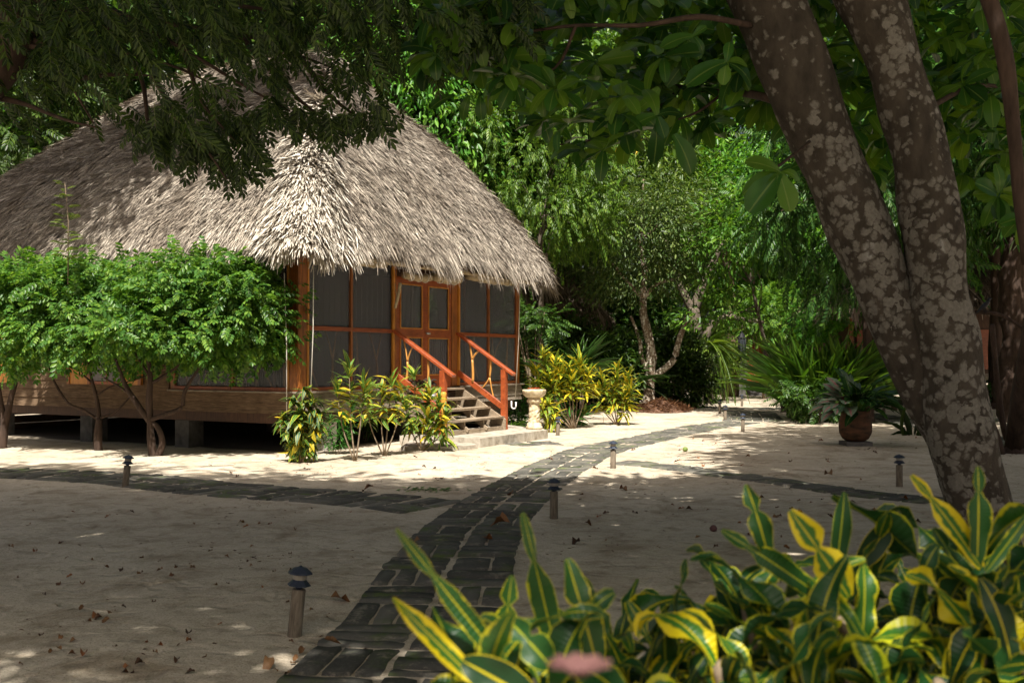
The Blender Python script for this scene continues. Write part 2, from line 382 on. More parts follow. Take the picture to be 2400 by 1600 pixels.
M['shade_sheet'] = simple('under_floor_shade', [(0.3, (0.05, 0.04, 0.03)), (0.7, (0.12, 0.10, 0.08))], 5, 0.95)  # dark tone standing in for shade on the sand under the bungalow
M['black'] = simple('black_feather', [(0.3, (0.008, 0.008, 0.010)), (0.7, (0.02, 0.02, 0.025))], 20, 0.5)
M['glass_dark'] = simple('dark_glass', [(0.3, (0.02, 0.025, 0.03)), (0.7, (0.04, 0.05, 0.055))], 4, 0.12, bstr=0.02, spec=0.6)
M['redflower'] = simple('red_petal', [(0.3, (0.55, 0.05, 0.02)), (0.7, (0.75, 0.12, 0.05))], 20, 0.5)
M['pinkflower'] = simple('pink_petal', [(0.3, (0.085, 0.032, 0.036)), (0.7, (0.15, 0.075, 0.065))], 30, 0.6)
M['fruit'] = simple('green_fruit', [(0.3, (0.12, 0.18, 0.04)), (0.7, (0.22, 0.28, 0.07))], 20, 0.5)
# bark with lichen
def barkmat(name, base, lich, cover=0.5, vs=9.0, top_shade=0.0):
    m, nt, out = newmat(name); tc = N_(nt, 'TexCoord')
    dn = N_(nt, 'TexNoise'); dn.inputs['Scale'].default_value = 11; dn.inputs['Detail'].default_value = 6; nt.links.new(tc.outputs['Object'], dn.inputs[0])
    av = N_(nt, 'VectorMath', operation='MULTIPLY_ADD'); nt.links.new(dn.outputs['Color'], av.inputs[0]); av.inputs[1].default_value = (.10, .10, .10); nt.links.new(tc.outputs['Object'], av.inputs[2])
    vo = N_(nt, 'TexVoronoi', feature='F1'); vo.inputs['Scale'].default_value = vs; vo.inputs['Randomness'].default_value = 1
    nt.links.new(av.outputs[0], vo.inputs['Vector'])
    sel = N_(nt, 'SeparateColor'); nt.links.new(vo.outputs['Color'], sel.inputs[0])
    big = noisen(nt, 1.6, 4, 0.6)
    fine = noisen(nt, 40, 5, 0.7); sz = N_(nt, 'SeparateXYZ'); nt.links.new(tc.outputs['Object'], sz.inputs[0])
    hi = N_(nt, 'MapRange'); nt.links.new(sz.outputs[2], hi.inputs[0]); hi.inputs[1].default_value = 2.2; hi.inputs[2].default_value = 4.2; hi.inputs[3].default_value = 0.0; hi.inputs[4].default_value = top_shade  # less lichen higher up, painting the upper trunk's shade into its colour
    rad = mth(nt, 'MULTIPLY', mth(nt, 'ADD', sel.outputs[0], mth(nt, 'MULTIPLY_ADD', big, 2.4, -1.2 + (cover - .5))), 0.62)
    rad = mth(nt, 'SUBTRACT', mth(nt, 'ADD', rad, mth(nt, 'MULTIPLY_ADD', fine, .5, -.25)), hi.outputs[0])
    pf = N_(nt, 'MapRange'); nt.links.new(mth(nt, 'SUBTRACT', rad, vo.outputs['Distance']), pf.inputs[0]); pf.inputs[1].default_value = -0.12; pf.inputs[2].default_value = 0.13
    med = noisen(nt, 6, 5, 0.6, stretch=(1.5, 1.5, .6))
    b = ramp(nt, med, [(0.3, base[0]), (0.7, base[1])])
    l = ramp(nt, fine, [(0.3, lich[0]), (0.7, lich[1])])
    c = mix(nt, pf.outputs[0], b, l)
    principled(nt, out, c, 0.85, 0.2, mth(nt, 'ADD', mth(nt, 'MULTIPLY', fine, .4), mth(nt, 'ADD', med, mth(nt, 'MULTIPLY', pf.outputs[0], .15))), 0.7, 0.03); return m
M['bark_twin'] = barkmat('lichen_bark', ((0.026, 0.021, 0.016), (0.072, 0.059, 0.046)), ((0.110, 0.100, 0.084), (0.190, 0.176, 0.156)), 0.74, 15.0, 0.26)
M['bark_lichen'] = barkmat('speckled_bark', ((0.10, 0.072, 0.048), (0.20, 0.145, 0.10)), ((0.34, 0.30, 0.24), (0.50, 0.46, 0.38)), 0.62, 14.0)
M['bark_grey'] = simple('grey_bark', [(0.3, (0.05, 0.038, 0.028)), (0.7, (0.155, 0.125, 0.095))], 7, 0.9, (2, 2, .5), 0.6, 0.02)
M['bark_dark'] = simple('dark_bark', [(0.3, (0.022, 0.014, 0.010)), (0.7, (0.075, 0.048, 0.035))], 7, 0.9, (2, 2, .5), 0.6, 0.02)
M['bark_tan'] = simple('tan_bark', [(0.3, (0.06, 0.038, 0.024)), (0.7, (0.17, 0.115, 0.075))], 4, 0.9, (2, 2, .5), 0.7, 0.03)
M['stem'] = simple('stem', [(0.3, (0.12, 0.085, 0.055)), (0.7, (0.27, 0.21, 0.14))], 20, 0.8)
M['bamboo'] = simple('bamboo', [(0.3, (0.42, 0.20, 0.03)), (0.7, (0.62, 0.34, 0.06))], 5, 0.35, (3, 3, .4))
# screens
m, nt, out = newmat('insect_screen')
tr = N_(nt, 'BsdfTransparent'); df = N_(nt, 'BsdfPrincipled'); df.inputs['Base Color'].default_value = (0.115, 0.122, 0.142, 1); df.inputs['Roughness'].default_value = 0.45
ms = N_(nt, 'MixShader'); lw = noisen(nt, 1.3, 2, 0.5)
nt.links.new(ramp(nt, lw, [(0.3, (0.38,) * 3), (0.7, (0.48,) * 3)]), ms.inputs[0])
nt.links.new(tr.outputs[0], ms.inputs[1]); nt.links.new(df.outputs[0], ms.inputs[2]); nt.links.new(ms.outputs[0], out.inputs[0]); M['screen'] = m
# foliage
G = lambda r, g, b: (r, g, b)
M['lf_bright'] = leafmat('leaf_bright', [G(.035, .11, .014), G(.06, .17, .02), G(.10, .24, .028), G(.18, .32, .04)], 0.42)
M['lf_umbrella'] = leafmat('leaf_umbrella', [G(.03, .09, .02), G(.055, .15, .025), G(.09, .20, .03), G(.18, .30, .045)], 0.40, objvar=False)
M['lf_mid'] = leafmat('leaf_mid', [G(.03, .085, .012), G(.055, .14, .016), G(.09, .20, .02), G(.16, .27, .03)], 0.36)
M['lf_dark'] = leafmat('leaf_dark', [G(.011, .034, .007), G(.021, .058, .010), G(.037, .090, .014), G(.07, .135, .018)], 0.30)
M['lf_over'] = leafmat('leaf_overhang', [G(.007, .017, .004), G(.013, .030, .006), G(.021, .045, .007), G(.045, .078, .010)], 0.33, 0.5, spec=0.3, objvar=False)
M['lf_olive'] = leafmat('leaf_olive', [G(.035, .070, .022), G(.055, .115, .030), G(.09, .16, .04), G(.17, .24, .07)], 0.32)
M['lf_almond'] = leafmat('leaf_almond', [G(.014, .045, .011), G(.028, .085, .016), G(.042, .12, .02), G(.08, .16, .02), G(.09, .19, .02), G(.12, .20, .02)], 0.42, 0.30, objvar=False)
M['lf_blade'] = leafmat('leaf_blade', [G(.030, .085, .016), G(.05, .13, .022), G(.08, .19, .03)], 0.33, 0.33)
M['lf_fern'] = leafmat('leaf_fern', [G(.05, .10, .012), G(.09, .16, .02), G(.15, .21, .03)], 0.35)
M['lf_glossy'] = leafmat('leaf_glossy', [G(.012, .045, .012), G(.02, .07, .016), G(.035, .10, .02)], 0.2, 0.22)
M['cr_near'] = crotonmat('croton_near', [G(.007, .032, .008), G(.012, .055, .011), G(.035, .12, .012)], [G(.56, .45, .008), G(.36, .40, .010)], 0.445, 0.34, 0.0, 0.25, 3.0, 0.474)
M['cr_yellow'] = crotonmat('croton_yellow', [G(.05, .13, .02), G(.09, .20, .02), G(.13, .25, .03)], [G(.62, .42, .015), G(.55, .50, .03)], 0.37, 0.62, 0.08)
M['cr_stripe'] = crotonmat('croton_stripe', [G(.035, .11, .022), G(.07, .19, .03), G(.13, .30, .04)], [G(.55, .36, .02), G(.48, .46, .04)], 0.43, 0.6, 0.07)
M['cr_dark'] = crotonmat('croton_dark', [G(.010, .050, .014), G(.02, .085, .02), G(.06, .17, .02)], [G(.55, .38, .02), G(.40, .42, .03)], 0.47, 0.4, 0.07)
m, nt, out = newmat('dry_leaf'); oi = N_(nt, 'ObjectInfo'); n = noisen(nt, 25, 4)
c = ramp(nt, oi.outputs['Random'], [(0, (0.07, 0.035, 0.018)), (0.4, (0.17, 0.075, 0.03)), (0.7, (0.26, 0.14, 0.06)), (1, (0.32, 0.11, 0.03))])
c = mix(nt, 1.0, c, ramp(nt, n, [(0.3, (0.5, 0.5, 0.5)), (0.7, (1, 1, 1))]), 'MULTIPLY'); principled(nt, out, c, 0.6, 0.3); M['dry'] = m
m, nt, out = newmat('caladium_leaf'); uv = N_(nt, 'UVMap'); sep = N_(nt, 'SeparateXYZ'); nt.links.new(uv.outputs[0], sep.inputs[0])
mid = mth(nt, 'ABSOLUTE', mth(nt, 'SUBTRACT', sep.outputs[0], 0.5)); nn = noisen(nt, 45, 3)
c = mix(nt, ramp(nt, mid, [(0.03, (1, 1, 1)), (0.16, (0, 0, 0))]), (0.12, 0.19, 0.10), (0.36, 0.10, 0.11))
c = mix(nt, ramp(nt, nn, [(0.5, (0, 0, 0)), (0.62, (.6, .6, .6))]), c, (0.30, 0.34, 0.27)); principled(nt, out, c, 0.5, 0.4); M['caladium'] = m

# ------------------------------------------------------------------ ground
def gh(x, y):
    a = 0.030 * noise.noise(Vector((x * 0.55, y * 0.55, 3.1))) + 0.012 * noise.noise(Vector((x * 2.3, y * 2.3, 9.1)))
    return a if abs(x) < 40 and 0 < y < 70 else a
def gz(p, dz=0.0): return Vector((p[0], p[1], gh(p[0], p[1]) + dz))
def axis(lo, hi, step, far):
    a = list(np.arange(lo, hi + 1e-6, step)); s_ = step
    while a[-1] < far: s_ *= 1.5; a.append(a[-1] + s_)
    s_ = step
    while a[0] > -far: s_ *= 1.5; a.insert(0, a[0] - s_)
    return a
xs = axis(-10, 11, 0.12, 320); ys = axis(1.5, 30, 0.12, 340)
V = [(x, y, gh(x, y)) for y in ys for x in xs]; nx = len(xs)
F = [(j*nx+i, j*nx+i+1, (j+1)*nx+i+1, (j+1)*nx+i) for j in range(len(ys)-1) for i in range(nx-1)]
gm = MB(); gm.add(V, F, True); tag(gm.build('ground', M['sand']), kind='structure')

# ------------------------------------------------------------------ paths of stone pavers in basket weave
def paver(nm, c, tx, ty, lx, ly, top):
    """c centre (x,y), tx/ty unit vectors, lx/ly size; a worn block with rounded shoulders"""
    nxp, nyp = 6, 4; V = []; U = []
    ph = random.uniform(0, 50); tilt = (random.uniform(-.03, .03), random.uniform(-.03, .03))
    for j in range(nyp + 1):
        for i in range(nxp + 1):
            a = (-1, -.95, -.5, 0, .5, .95, 1)[i]; b = (-1, -.90, 0, .90, 1)[j]
            ax = a; by = b
            edge = max(abs(a), abs(b)); corner = abs(a) * abs(b)
            sh = 1 - 0.05 * corner ** 3
            px_ = ax * lx / 2 * sh; py_ = by * ly / 2 * sh
            px_ += 0.018 * noise.noise(Vector((a * 1.5 + ph, b * 1.5, 1))); py_ += 0.016 * noise.noise(Vector((a * 1.5 + ph, b * 1.5, 7)))
            z = top + 0.009 * noise.noise(Vector((px_ * 11 + ph, py_ * 11, 0))) + tilt[0] * px_ + tilt[1] * py_
            if edge > 0.99: z = -0.02
            elif edge > 0.85: z -= 0.004
            
            x = c[0] + tx[0] * px_ + ty[0] * py_; y = c[1] + tx[1] * px_ + ty[1] * py_
            V.append((x, y, z + gh(c[0], c[1]))); U.append((0, 0))
    F = [(j*(nxp+1)+i, j*(nxp+1)+i+1, (j+1)*(nxp+1)+i+1, (j+1)*(nxp+1)+i) for j in range(nyp) for i in range(nxp)]
    nm.raw(V, F, U)
def make_path(pts, ncol, mod, top=0.016, start=0):
    c = np.array(curve([(p[0], p[1]) for p in pts], 10)); seg = np.linalg.norm(np.diff(c, axis=0), axis=1)
    L = np.concatenate([[0], np.cumsum(seg)]); nm = NM(); nrow = int(L[-1] / mod)
    for r in range(nrow):
        s_ = (r + 0.5) * mod; x = np.interp(s_, L, c[:, 0]); y = np.interp(s_, L, c[:, 1])
        x2 = np.interp(s_ + .1, L, c[:, 0]); y2 = np.interp(s_ + .1, L, c[:, 1]); x1 = np.interp(s_ - .1, L, c[:, 0]); y1 = np.interp(s_ - .1, L, c[:, 1])
        t = np.array([x2 - x1, y2 - y1]); t /= np.linalg.norm(t); n = np.array([t[1], -t[0]])
        for k in range(ncol):
            off = (k - (ncol - 1) / 2) * (mod * 0.975) + random.uniform(-.008, .008)
            cc = np.array([x, y]) + n * off + t * random.uniform(-.01, .01)
            nb = random.choice((2, 3, 3)); cuts = [0]
            for b in range(nb): cuts.append(cuts[-1] + random.uniform(0.7, 1.3))
            cuts = [q / cuts[-1] for q in cuts]; along = (r + k + start) % 2; gap = 0.036
            for b in range(nb):
                w_ = (cuts[b+1] - cuts[b]) * (mod - gap); o = ((cuts[b] + cuts[b+1]) / 2 - .5) * (mod - gap)
                ln = mod - .026 + random.uniform(-.012, .008)
                tp = top + random.uniform(-.004, .006)
                if along: paver(nm, cc + n * o, t, n, ln, w_ - 0.014, tp)      # bricks run along the path
                else: paver(nm, cc + t * o, n, t, ln, w_ - 0.014, tp)            # bricks run across it
    return nm
def G2(px, py): p = gp(px, py, 0.03); return (p.x, p.y)
main_pts = [(-0.78, 3.6), G2(885, 1590), G2(994, 1440), G2(1040, 1344), G2(1087, 1264), G2(1150, 1192), G2(1255, 1122), G2(1365, 1063), G2(1480, 1032), G2(1620, 1004), G2(1745, 986)]
tag(make_path(main_pts, 2, 0.53).build('path', M['paver']), 'mossy basket weave stone path running from the foreground to the far trees', kind='structure')
left_pts = [(-11.5, 15.3), G2(0, 1104), G2(220, 1112), G2(373, 1126), G2(525, 1142), G2(670, 1153), G2(800, 1161), G2(925, 1171), G2(1000, 1179), G2(1052, 1184)]
tag(make_path(left_pts, 2, 0.58, start=1).build('path', M['paver']), 'dark stone path curving off to the left below the umbrella trees', kind='structure')
right_pts = [G2(1452, 1078), G2(1590, 1092), G2(1710, 1110), G2(1850, 1129), G2(1940, 1141), G2(2130, 1163), G2(2420, 1185), (9.5, 10.6)]
tag(make_path(right_pts, 1, 0.62, 0.020).build('path', M['paver']), 'single row of stone pavers curving to the right', kind='structure')
tag(make_path([G2(1190, 1040), G2(1260, 1037), G2(1330, 1036)], 2, 0.53).build('path', M['paver']), 'short stone path joining the stair pad to the main path', kind='structure')
far_pts = [G2(1600, 952), G2(1740, 955), G2(1860, 955), G2(2050, 972), G2(2200, 1000), G2(2330, 1030), G2(2480, 1060)]
tag(make_path(far_pts, 2, 0.55).build('path', M['paver']), 'far stone path crossing behind the potted plants', kind='structure')
tag(make_path([G2(1765, 984), G2(1760, 970), G2(1750, 960)], 3, 0.55).build('path', M['paver']), 'far end of the stone path at the crossing', kind='structure')

# ------------------------------------------------------------------ the thatched bungalow (local x along the stair wall, y along the long wall)
HC = Vector((-3.65, 17.5, 0)); HROT = math.atan2(0.865, 0.502)
HD = Vector((math.cos(HROT), math.sin(HROT), 0)); HE = Vector((-math.sin(HROT), math.cos(HROT), 0))
def HW(x, y, z=0.0): return HC + HD * x + HE * y + Vector((0, 0, z))
house = thing('bungalow', 'raised wooden bungalow with steep grey thatched roof and dark screened porch', 'bungalow', HC, HROT)
LX, LY = 7.6, 10.3
def part(mb, name, mat, parent=house): return mb.build(name, mat, parent)
b = MB(); b.box((0.03, 0.03, .93), (LX-.03, LY-.03, 1.035)); part(b, 'floor', M['dark_wood'])
for (a, c, nm_) in (((0.10, 0.08, .50), (LX-.1, .22, .70), 'beam'), ((0.10, 0.22, .50), (.24, LY, .70), 'beam'), ((LX-.24, .22, .50), (LX-.1, LY, .70), 'beam')):
    b = MB(); b.box(a, c); part(b, nm_, M['dark_wood'])
# skirt boards (lapped)
def lap(mb, x0, y0, x1, y1, z0, z1, n, out, th=.035):
    h = (z1 - z0) / n
    for i in range(n):
        za = z0 + i * h; zb = za + h - .004; o = Vector(out)
        p = [Vector((x0, y0, za)) + o * (th * 1.35), Vector((x1, y1, za)) + o * (th * 1.35), Vector((x1, y1, zb)) + o * th * .55, Vector((x0, y0, zb)) + o * th * .55,
             Vector((x0, y0, za)), Vector((x1, y1, za)), Vector((x1, y1, zb)), Vector((x0, y0, zb))]
        mb.add(p, [(0, 1, 2, 3), (5, 4, 7, 6), (4, 5, 1, 0), (3, 2, 6, 7), (4, 0, 3, 7), (1, 5, 6, 2)])
b = MB(); lap(b, -.03, 0, 2.72, 0, .70, 1.04, 2, (0, -1, 0)); part(b, 'skirt_board', M['weathered'])
b = MB(); lap(b, 4.96, 0, LX + .05, 0, .70, 1.04, 3, (0, -1, 0)); part(b, 'skirt_board', M['weathered'])
b = MB(); lap(b, 0, LY, 0, -.02, .68, 1.04, 2, (-1, 0, 0)); part(b, 'skirt_board', M['weathered_dark'])
b = MB(); b.bar((-.06, -.055, 1.055), (2.68, -.055, 1.055), .11, .03); part(b, 'sill', M['weathered'])
b = MB(); b.bar((5.0, -.055, 1.055), (LX + .08, -.055, 1.055), .11, .03); part(b, 'sill', M['weathered'])
b = MB(); b.bar((-.055, 3.1, 1.055), (-.055, -.1, 1.055), .11, .03); part(b, 'sill', M['weathered'])
# posts
def post(x, y, w_, z0=1.07, z1=3.75, mat='wood_v', name='post'):
    b = MB(); b.bar((x, y, z0), (x, y, z1), w_[0], w_[1], up=(0, 1, 0)); return part(b, name, M[mat])
cp = post(.08, .08, (.22, .22), name='corner_post')
for pq in ((.235, .01), (.01, .235)):
    b = MB(); b.bar((*pq, 1.075), (*pq, 3.7), .05, .05, up=(0, 1, 0)); b.build('trim_strip', M['wood_y'], cp)
for x, w_ in ((1.424, .055), (2.745, .09), (4.84, .21), (6.24, .055), (7.53, .14)): post(x, .03, (w_, .08))
for y, w_ in ((1.55, .055), (3.07, .12)): post(.03, y, (.08, w_))
for xq in (4.98, 2.66):
    b = MB(); b.bar((xq, -.02, 1.08), (xq, -.02, 3.6), .045, .05, up=(0, 1, 0)); part(b, 'door_trim', M['wood_y'])
# rails: (x0,x1) on the stair wall, and the long wall
segx = [(.26, 1.396), (1.452, 2.64), (5.01, 6.212), (6.268, 7.46)]
for x0, x1 in segx:
    for z, h, nm_ in ((2.17, .075, 'mid_rail'), (1.10, .07, 'bottom_rail'), (3.52, .12, 'top_rail')):
        b = MB(); b.bar((x0, .02, z), (x1, .02, z), .07, h); part(b, nm_, M['wood_h'])
segy = [(.26, 1.52), (1.58, 3.01)]
for y0, y1 in segy:
    for z, h, nm_ in ((2.17, .075, 'mid_rail'), (1.10, .07, 'bottom_rail'), (3.52, .12, 'top_rail')):
        b = MB(); b.bar((.02, y0, z), (.02, y1, z), .07, h); part(b, nm_, M['wood_red'])
# screens
for x0, x1 in segx:
    for z0, z1 in ((1.13, 2.135), (2.205, 3.46)):
        b = MB(); b.box((x0 - .01, .035, z0 - .01), (x1 + .01, .037, z1 + .01)); part(b, 'insect_screen', M['screen'])
for y0, y1 in segy:
    for z0, z1 in ((1.13, 2.135), (2.205, 3.46)):
        b = MB(); b.box((.035, y0 - .01, z0 - .01), (.037, y1 + .01, z1 + .01)); part(b, 'insect_screen', M['screen'])
# crooked branch balusters just behind the screens
def wig(p, q, r0=.020, r1=.013, amp=.03, seg=6):
    p = Vector(p); q = Vector(q); m1 = p.lerp(q, .35) + Vector((random.uniform(-amp, amp), random.uniform(-amp, amp) * .4, 0)); m2 = p.lerp(q, .7) + Vector((random.uniform(-amp, amp), 0, 0))
    b_ = MB(); limb(b_, [p, m1, m2, q], r0, r1, seg, 3, .2); return b_
def fork(T, base, mid, ends, parent=house, r=.022, mat='branch', name='branch_baluster'):
    b_ = MB(); limb(b_, [T(*base), T(*[(base[i] + mid[i]) / 2 + (.012 if i == 0 else 0) for i in range(2)]), T(*mid)], r, r * .85, 7, 3, .25)
    for e in ends:
        limb(b_, [T(*mid), T(mid[0] + (e[0] - mid[0]) * .45, mid[1] + (e[1] - mid[1]) * .55), T(*e)], r * .75, r * .55, 6, 3, .25)
    return b_.build(name, M[mat], parent)
TX = lambda a, z: (a, .075, z)
TY = lambda a, z: (.075, a, z)
fork(TX, (.95, 1.13), (.98, 1.62), [(.78, 2.13), (1.10, 2.13)]); fork(TX, (.30, 2.13), (.33, 1.72), [(.28, 1.13), (.60, 1.13)])
fork(TX, (1.62, 2.13), (1.68, 1.68), [(1.55, 1.13), (1.88, 1.13)]); fork(TX, (2.30, 1.13), (2.26, 1.60), [(2.02, 2.13), (2.44, 2.13)])
fork(TX, (5.72, 2.13), (5.70, 1.72), [(5.55, 1.13), (5.92, 1.13)]); fork(TX, (6.36, 1.13), (6.55, 1.62), [(6.50, 2.13), (6.95, 2.13)]); fork(TX, (7.18, 2.13), (7.15, 1.62), [(7.05, 1.13), (7.2, 1.13)])
fork(TY, (.36, 1.13), (.38, 1.66), [(.30, 2.13), (.56, 2.13)], r=.028); fork(TY, (.92, 2.13), (.94, 1.70), [(.66, 1.13), (1.06, 1.13)], r=.03)
fork(TY, (1.36, 1.13), (1.34, 1.62), [(1.25, 2.13), (1.43, 2.13)]); fork(TY, (1.80, 1.13), (1.78, 1.6), [(1.72, 2.13), (1.95, 2.13)], r=.028)
fork(TY, (2.25, 2.13), (2.35, 1.7), [(2.2, 1.13), (2.5, 1.13)]); fork(TY, (2.75, 1.13), (2.8, 1.62), [(2.65, 2.13), (2.95, 2.13)])
# enclosed part of the long wall
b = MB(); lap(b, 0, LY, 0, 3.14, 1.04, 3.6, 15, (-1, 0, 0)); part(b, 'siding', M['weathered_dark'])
for y0, y1 in ((3.80, 4.34), (5.26, 5.96), (7.72, 8.6)):
    sh = MB(); sh.box((-.10, y0, 1.14), (-.065, y1, 2.75)); so = part(sh, 'shutter', M['wood_y'])
    t = MB(); t.bar((-.105, y0 + .04, 1.14), (-.105, y0 + .04, 2.75), .03, .08, (0, 1, 0)); t.bar((-.105, y1 - .04, 1.14), (-.105, y1 - .04, 2.75), .03, .08, (0, 1, 0)); t.bar((-.105, y0, 1.9), (-.105, y1, 1.9), .03, .09); t.build('shutter_frame', M['wood_v'], so)
b = MB(); b.box((-.075, 4.36, 1.2), (-.055, 5.24, 2.7)); wo = part(b, 'window', M['curtain'])
t = MB(); t.bar((-.085, 4.36, 1.17), (-.085, 5.24, 1.17), .05, .06); t.bar((-.085, 4.36, 2.73), (-.085, 5.24, 2.73), .05, .06); t.bar((-.085, 4.8, 1.2), (-.085, 4.8, 2.7), .03, .04, (0, 1, 0)); t.build('window_frame', M['wood_h'], wo)
# inner walls
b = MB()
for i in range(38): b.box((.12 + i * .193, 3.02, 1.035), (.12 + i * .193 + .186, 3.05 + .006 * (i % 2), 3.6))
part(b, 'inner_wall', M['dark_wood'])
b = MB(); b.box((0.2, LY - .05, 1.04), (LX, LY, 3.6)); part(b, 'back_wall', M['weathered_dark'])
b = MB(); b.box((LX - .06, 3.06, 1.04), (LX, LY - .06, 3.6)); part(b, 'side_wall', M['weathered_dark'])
b = MB()
for i in range(5): b.box((.1, LY - .03, -.05 + i * .19), (LX, LY, .12 + i * .19))
part(b, 'rear_light_block', M['weathered_dark'])  # added boards, keep light from reaching under the floor from the rear
b = MB()
for i in range(5): b.box((LX - .03, .3, -.05 + i * .15), (LX, LY - .05, .09 + i * .15))
part(b, 'side_light_block', M['weathered_dark'])  # added boards, keep side light out from under the floor
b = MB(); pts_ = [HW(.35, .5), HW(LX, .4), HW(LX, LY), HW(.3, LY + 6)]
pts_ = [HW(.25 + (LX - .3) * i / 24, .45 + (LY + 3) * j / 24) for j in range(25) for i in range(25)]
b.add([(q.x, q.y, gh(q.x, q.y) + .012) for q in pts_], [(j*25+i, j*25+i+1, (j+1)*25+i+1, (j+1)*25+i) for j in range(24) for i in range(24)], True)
tag(b.build('shade_sheet', M['shade_sheet']), kind='structure')  # dark sheet painting the shade beneath the raised floor
# third porch side (far right): rail, screen
b = MB(); b.bar((LX - .04, .12, 2.17), (LX - .04, 3.0, 2.17), .06, .075); b.bar((LX - .04, .12, 1.1), (LX - .04, 3.0, 1.1), .06, .07); b.bar((LX - .04, 1.5, 1.1), (LX - .04, 1.5, 3.6), .06, .06, (0, 1, 0)); part(b, 'side_rail', M['wood_v'])
b = MB(); b.box((LX - .04, .12, 1.13), (LX - .038, 3.0, 3.5)); part(b, 'insect_screen', M['screen'])
# double door
for x0, x1, hs in ((2.80, 3.75, 1), (3.76, 4.71, 0)):
    f_ = MB()
    f_.box((x0, .0, 1.05), (x0 + .10, .045, 3.25)); f_.box((x1 - .10, .0, 1.05), (x1, .045, 3.25))
    f_.box((x0 + .10, .002, 1.05), (x1 - .10, .043, 1.30)); f_.box((x0 + .10, .002, 2.07), (x1 - .10, .043, 2.23)); f_.box((x0 + .10, .002, 3.12), (x1 - .10, .043, 3.25))
    dr = part(f_, 'door', M['wood_h'])
    t = MB()
    for za, zb in ((1.30, 2.07), (2.23, 3.12)):
        t.bar((x0 + .112, -.008, za), (x0 + .112, -.008, zb), .024, .02, (0, 1, 0)); t.bar((x1 - .112, -.008, za), (x1 - .112, -.008, zb), .024, .02, (0, 1, 0))
        t.bar((x0 + .124, -.008, za + .012), (x1 - .124, -.008, za + .012), .02, .024); t.bar((x0 + .124, -.008, zb - .012), (x1 - .124, -.008, zb - .012), .02, .024)
    t.build('door_trim', M['wood_y'], dr)
    s_ = MB(); s_.box((x0 + .1, .02, 1.30), (x1 - .1, .022, 2.07)); s_.box((x0 + .1, .02, 2.23), (x1 - .1, .022, 3.12)); s_.build('insect_screen', M['screen'], dr)
    g_ = MB()
    for i in range(9):
        xx = x0 + .13 + i * .085; g_.box((xx, .05, 1.3), (xx + .05, .065, 2.07))
    g_.build('slat', M['dark_wood'], dr)
hd = MB(); hd.tube([(3.74, -.055, 2.15), (3.86, -.055, 2.15)], .022, 12); hd.tube([(3.80, .0, 2.15), (3.80, -.06, 2.15)], .015, 10); hd.lathe([(.034, 0), (.036, .004), (.03, .012)], 14, (3.80, -.012, 2.15))
part(hd, 'door_handle', M['metal'])
b = MB(); b.box((2.80, .0, 3.255), (4.71, .05, 3.6)); part(b, 'door_header', M['dark_wood'])
# piers
for (x, y, w_) in ((1.0, .30, .34), (.25, 2.9, .36), (.25, 5.6, .36), (.25, 8.6, .36), (3.8, .5, .3), (7.2, .5, .36), (7.2, 3.5, .36), (3.8, 4, .36), (7.2, 8, .36)):
    b = MB(); b.box((x - w_/2, y - w_/2, -.1), (x + w_/2, y + w_/2, (.70 if x > 2 else .52) if x > .4 else .50)); part(b, 'pier', M['pier'] if (x, y) == (1.0, .30) else M['block'])
# eave pole
b = MB(); b.tube([(-.25, -.28, 3.44), (2.5, -.30, 3.45), (5.2, -.28, 3.46), (7.9, -.3, 3.44)], .055, 10, .2); part(b, 'eave_pole', M['canvas'])
b = MB(); b.tube([(-.3, -.2, 3.44), (-.32, 3, 3.45), (-.3, 10.5, 3.44)], .05, 10, .2); part(b, 'eave_pole', M['canvas'])
# rafters
for i in range(9):
    b = MB(); x = .2 + i * .9; b.tube([(x, -.55, 3.42), (x, 1.6, 5.3 if 1.5 < x < 6 else 4.4)], .035, 7); part(b, 'rafter', M['dark_wood'])

# stairs
RI = [(0.10, 1.035, .30), (0.42, .845, .30), (0.74, .65, .30), (1.06, .455, .30)]
st = MB(); tr_objs = []
for (r, z, dpt) in RI:
    b = MB(); b.box((2.68 if r > 1 else 2.80, -r - dpt/2, z - .04), (4.93 if r > 1 else 4.86, -r + dpt/2, z), .004); part(b, 'tread', M['tread'])
for x in (2.77, 4.89):
    b = MB(); P_ = [(x, -.02, .70), (x, -.02, 1.02), (x, -.22, 1.00), (x, -1.24, .40), (x, -1.24, .18), (x, -.98, .18)]
    th = .045; n = len(P_); vs = [Vector(p) for p in P_] + [Vector(p) + Vector((th if x < 3 else -th, 0, 0)) for p in P_]
    b.add(vs, [tuple(range(n)), tuple(range(2*n-1, n-1, -1))] + [(i, i + n, (i + 1) % n + n, (i + 1) % n) for i in range(n)]); part(b, 'stringer', M['tread'])
for x in (3.45, 4.15):
    b = MB()
    for (r, z, dpt) in RI[1:]: b.box((x - .02, -r - .10, max(z - .25, .19)), (x + .02, -r - .02, z - .042))
    b.bar((x, -1.25, .24), (x, -.1, .93), .035, .07, (0, 0, 1)); part(b, 'stair_support', M['tread'])
b = MB(); b.box((2.72, -1.20, .182), (4.90, -1.16, .26)); part(b, 'bottom_riser', M['tread'])
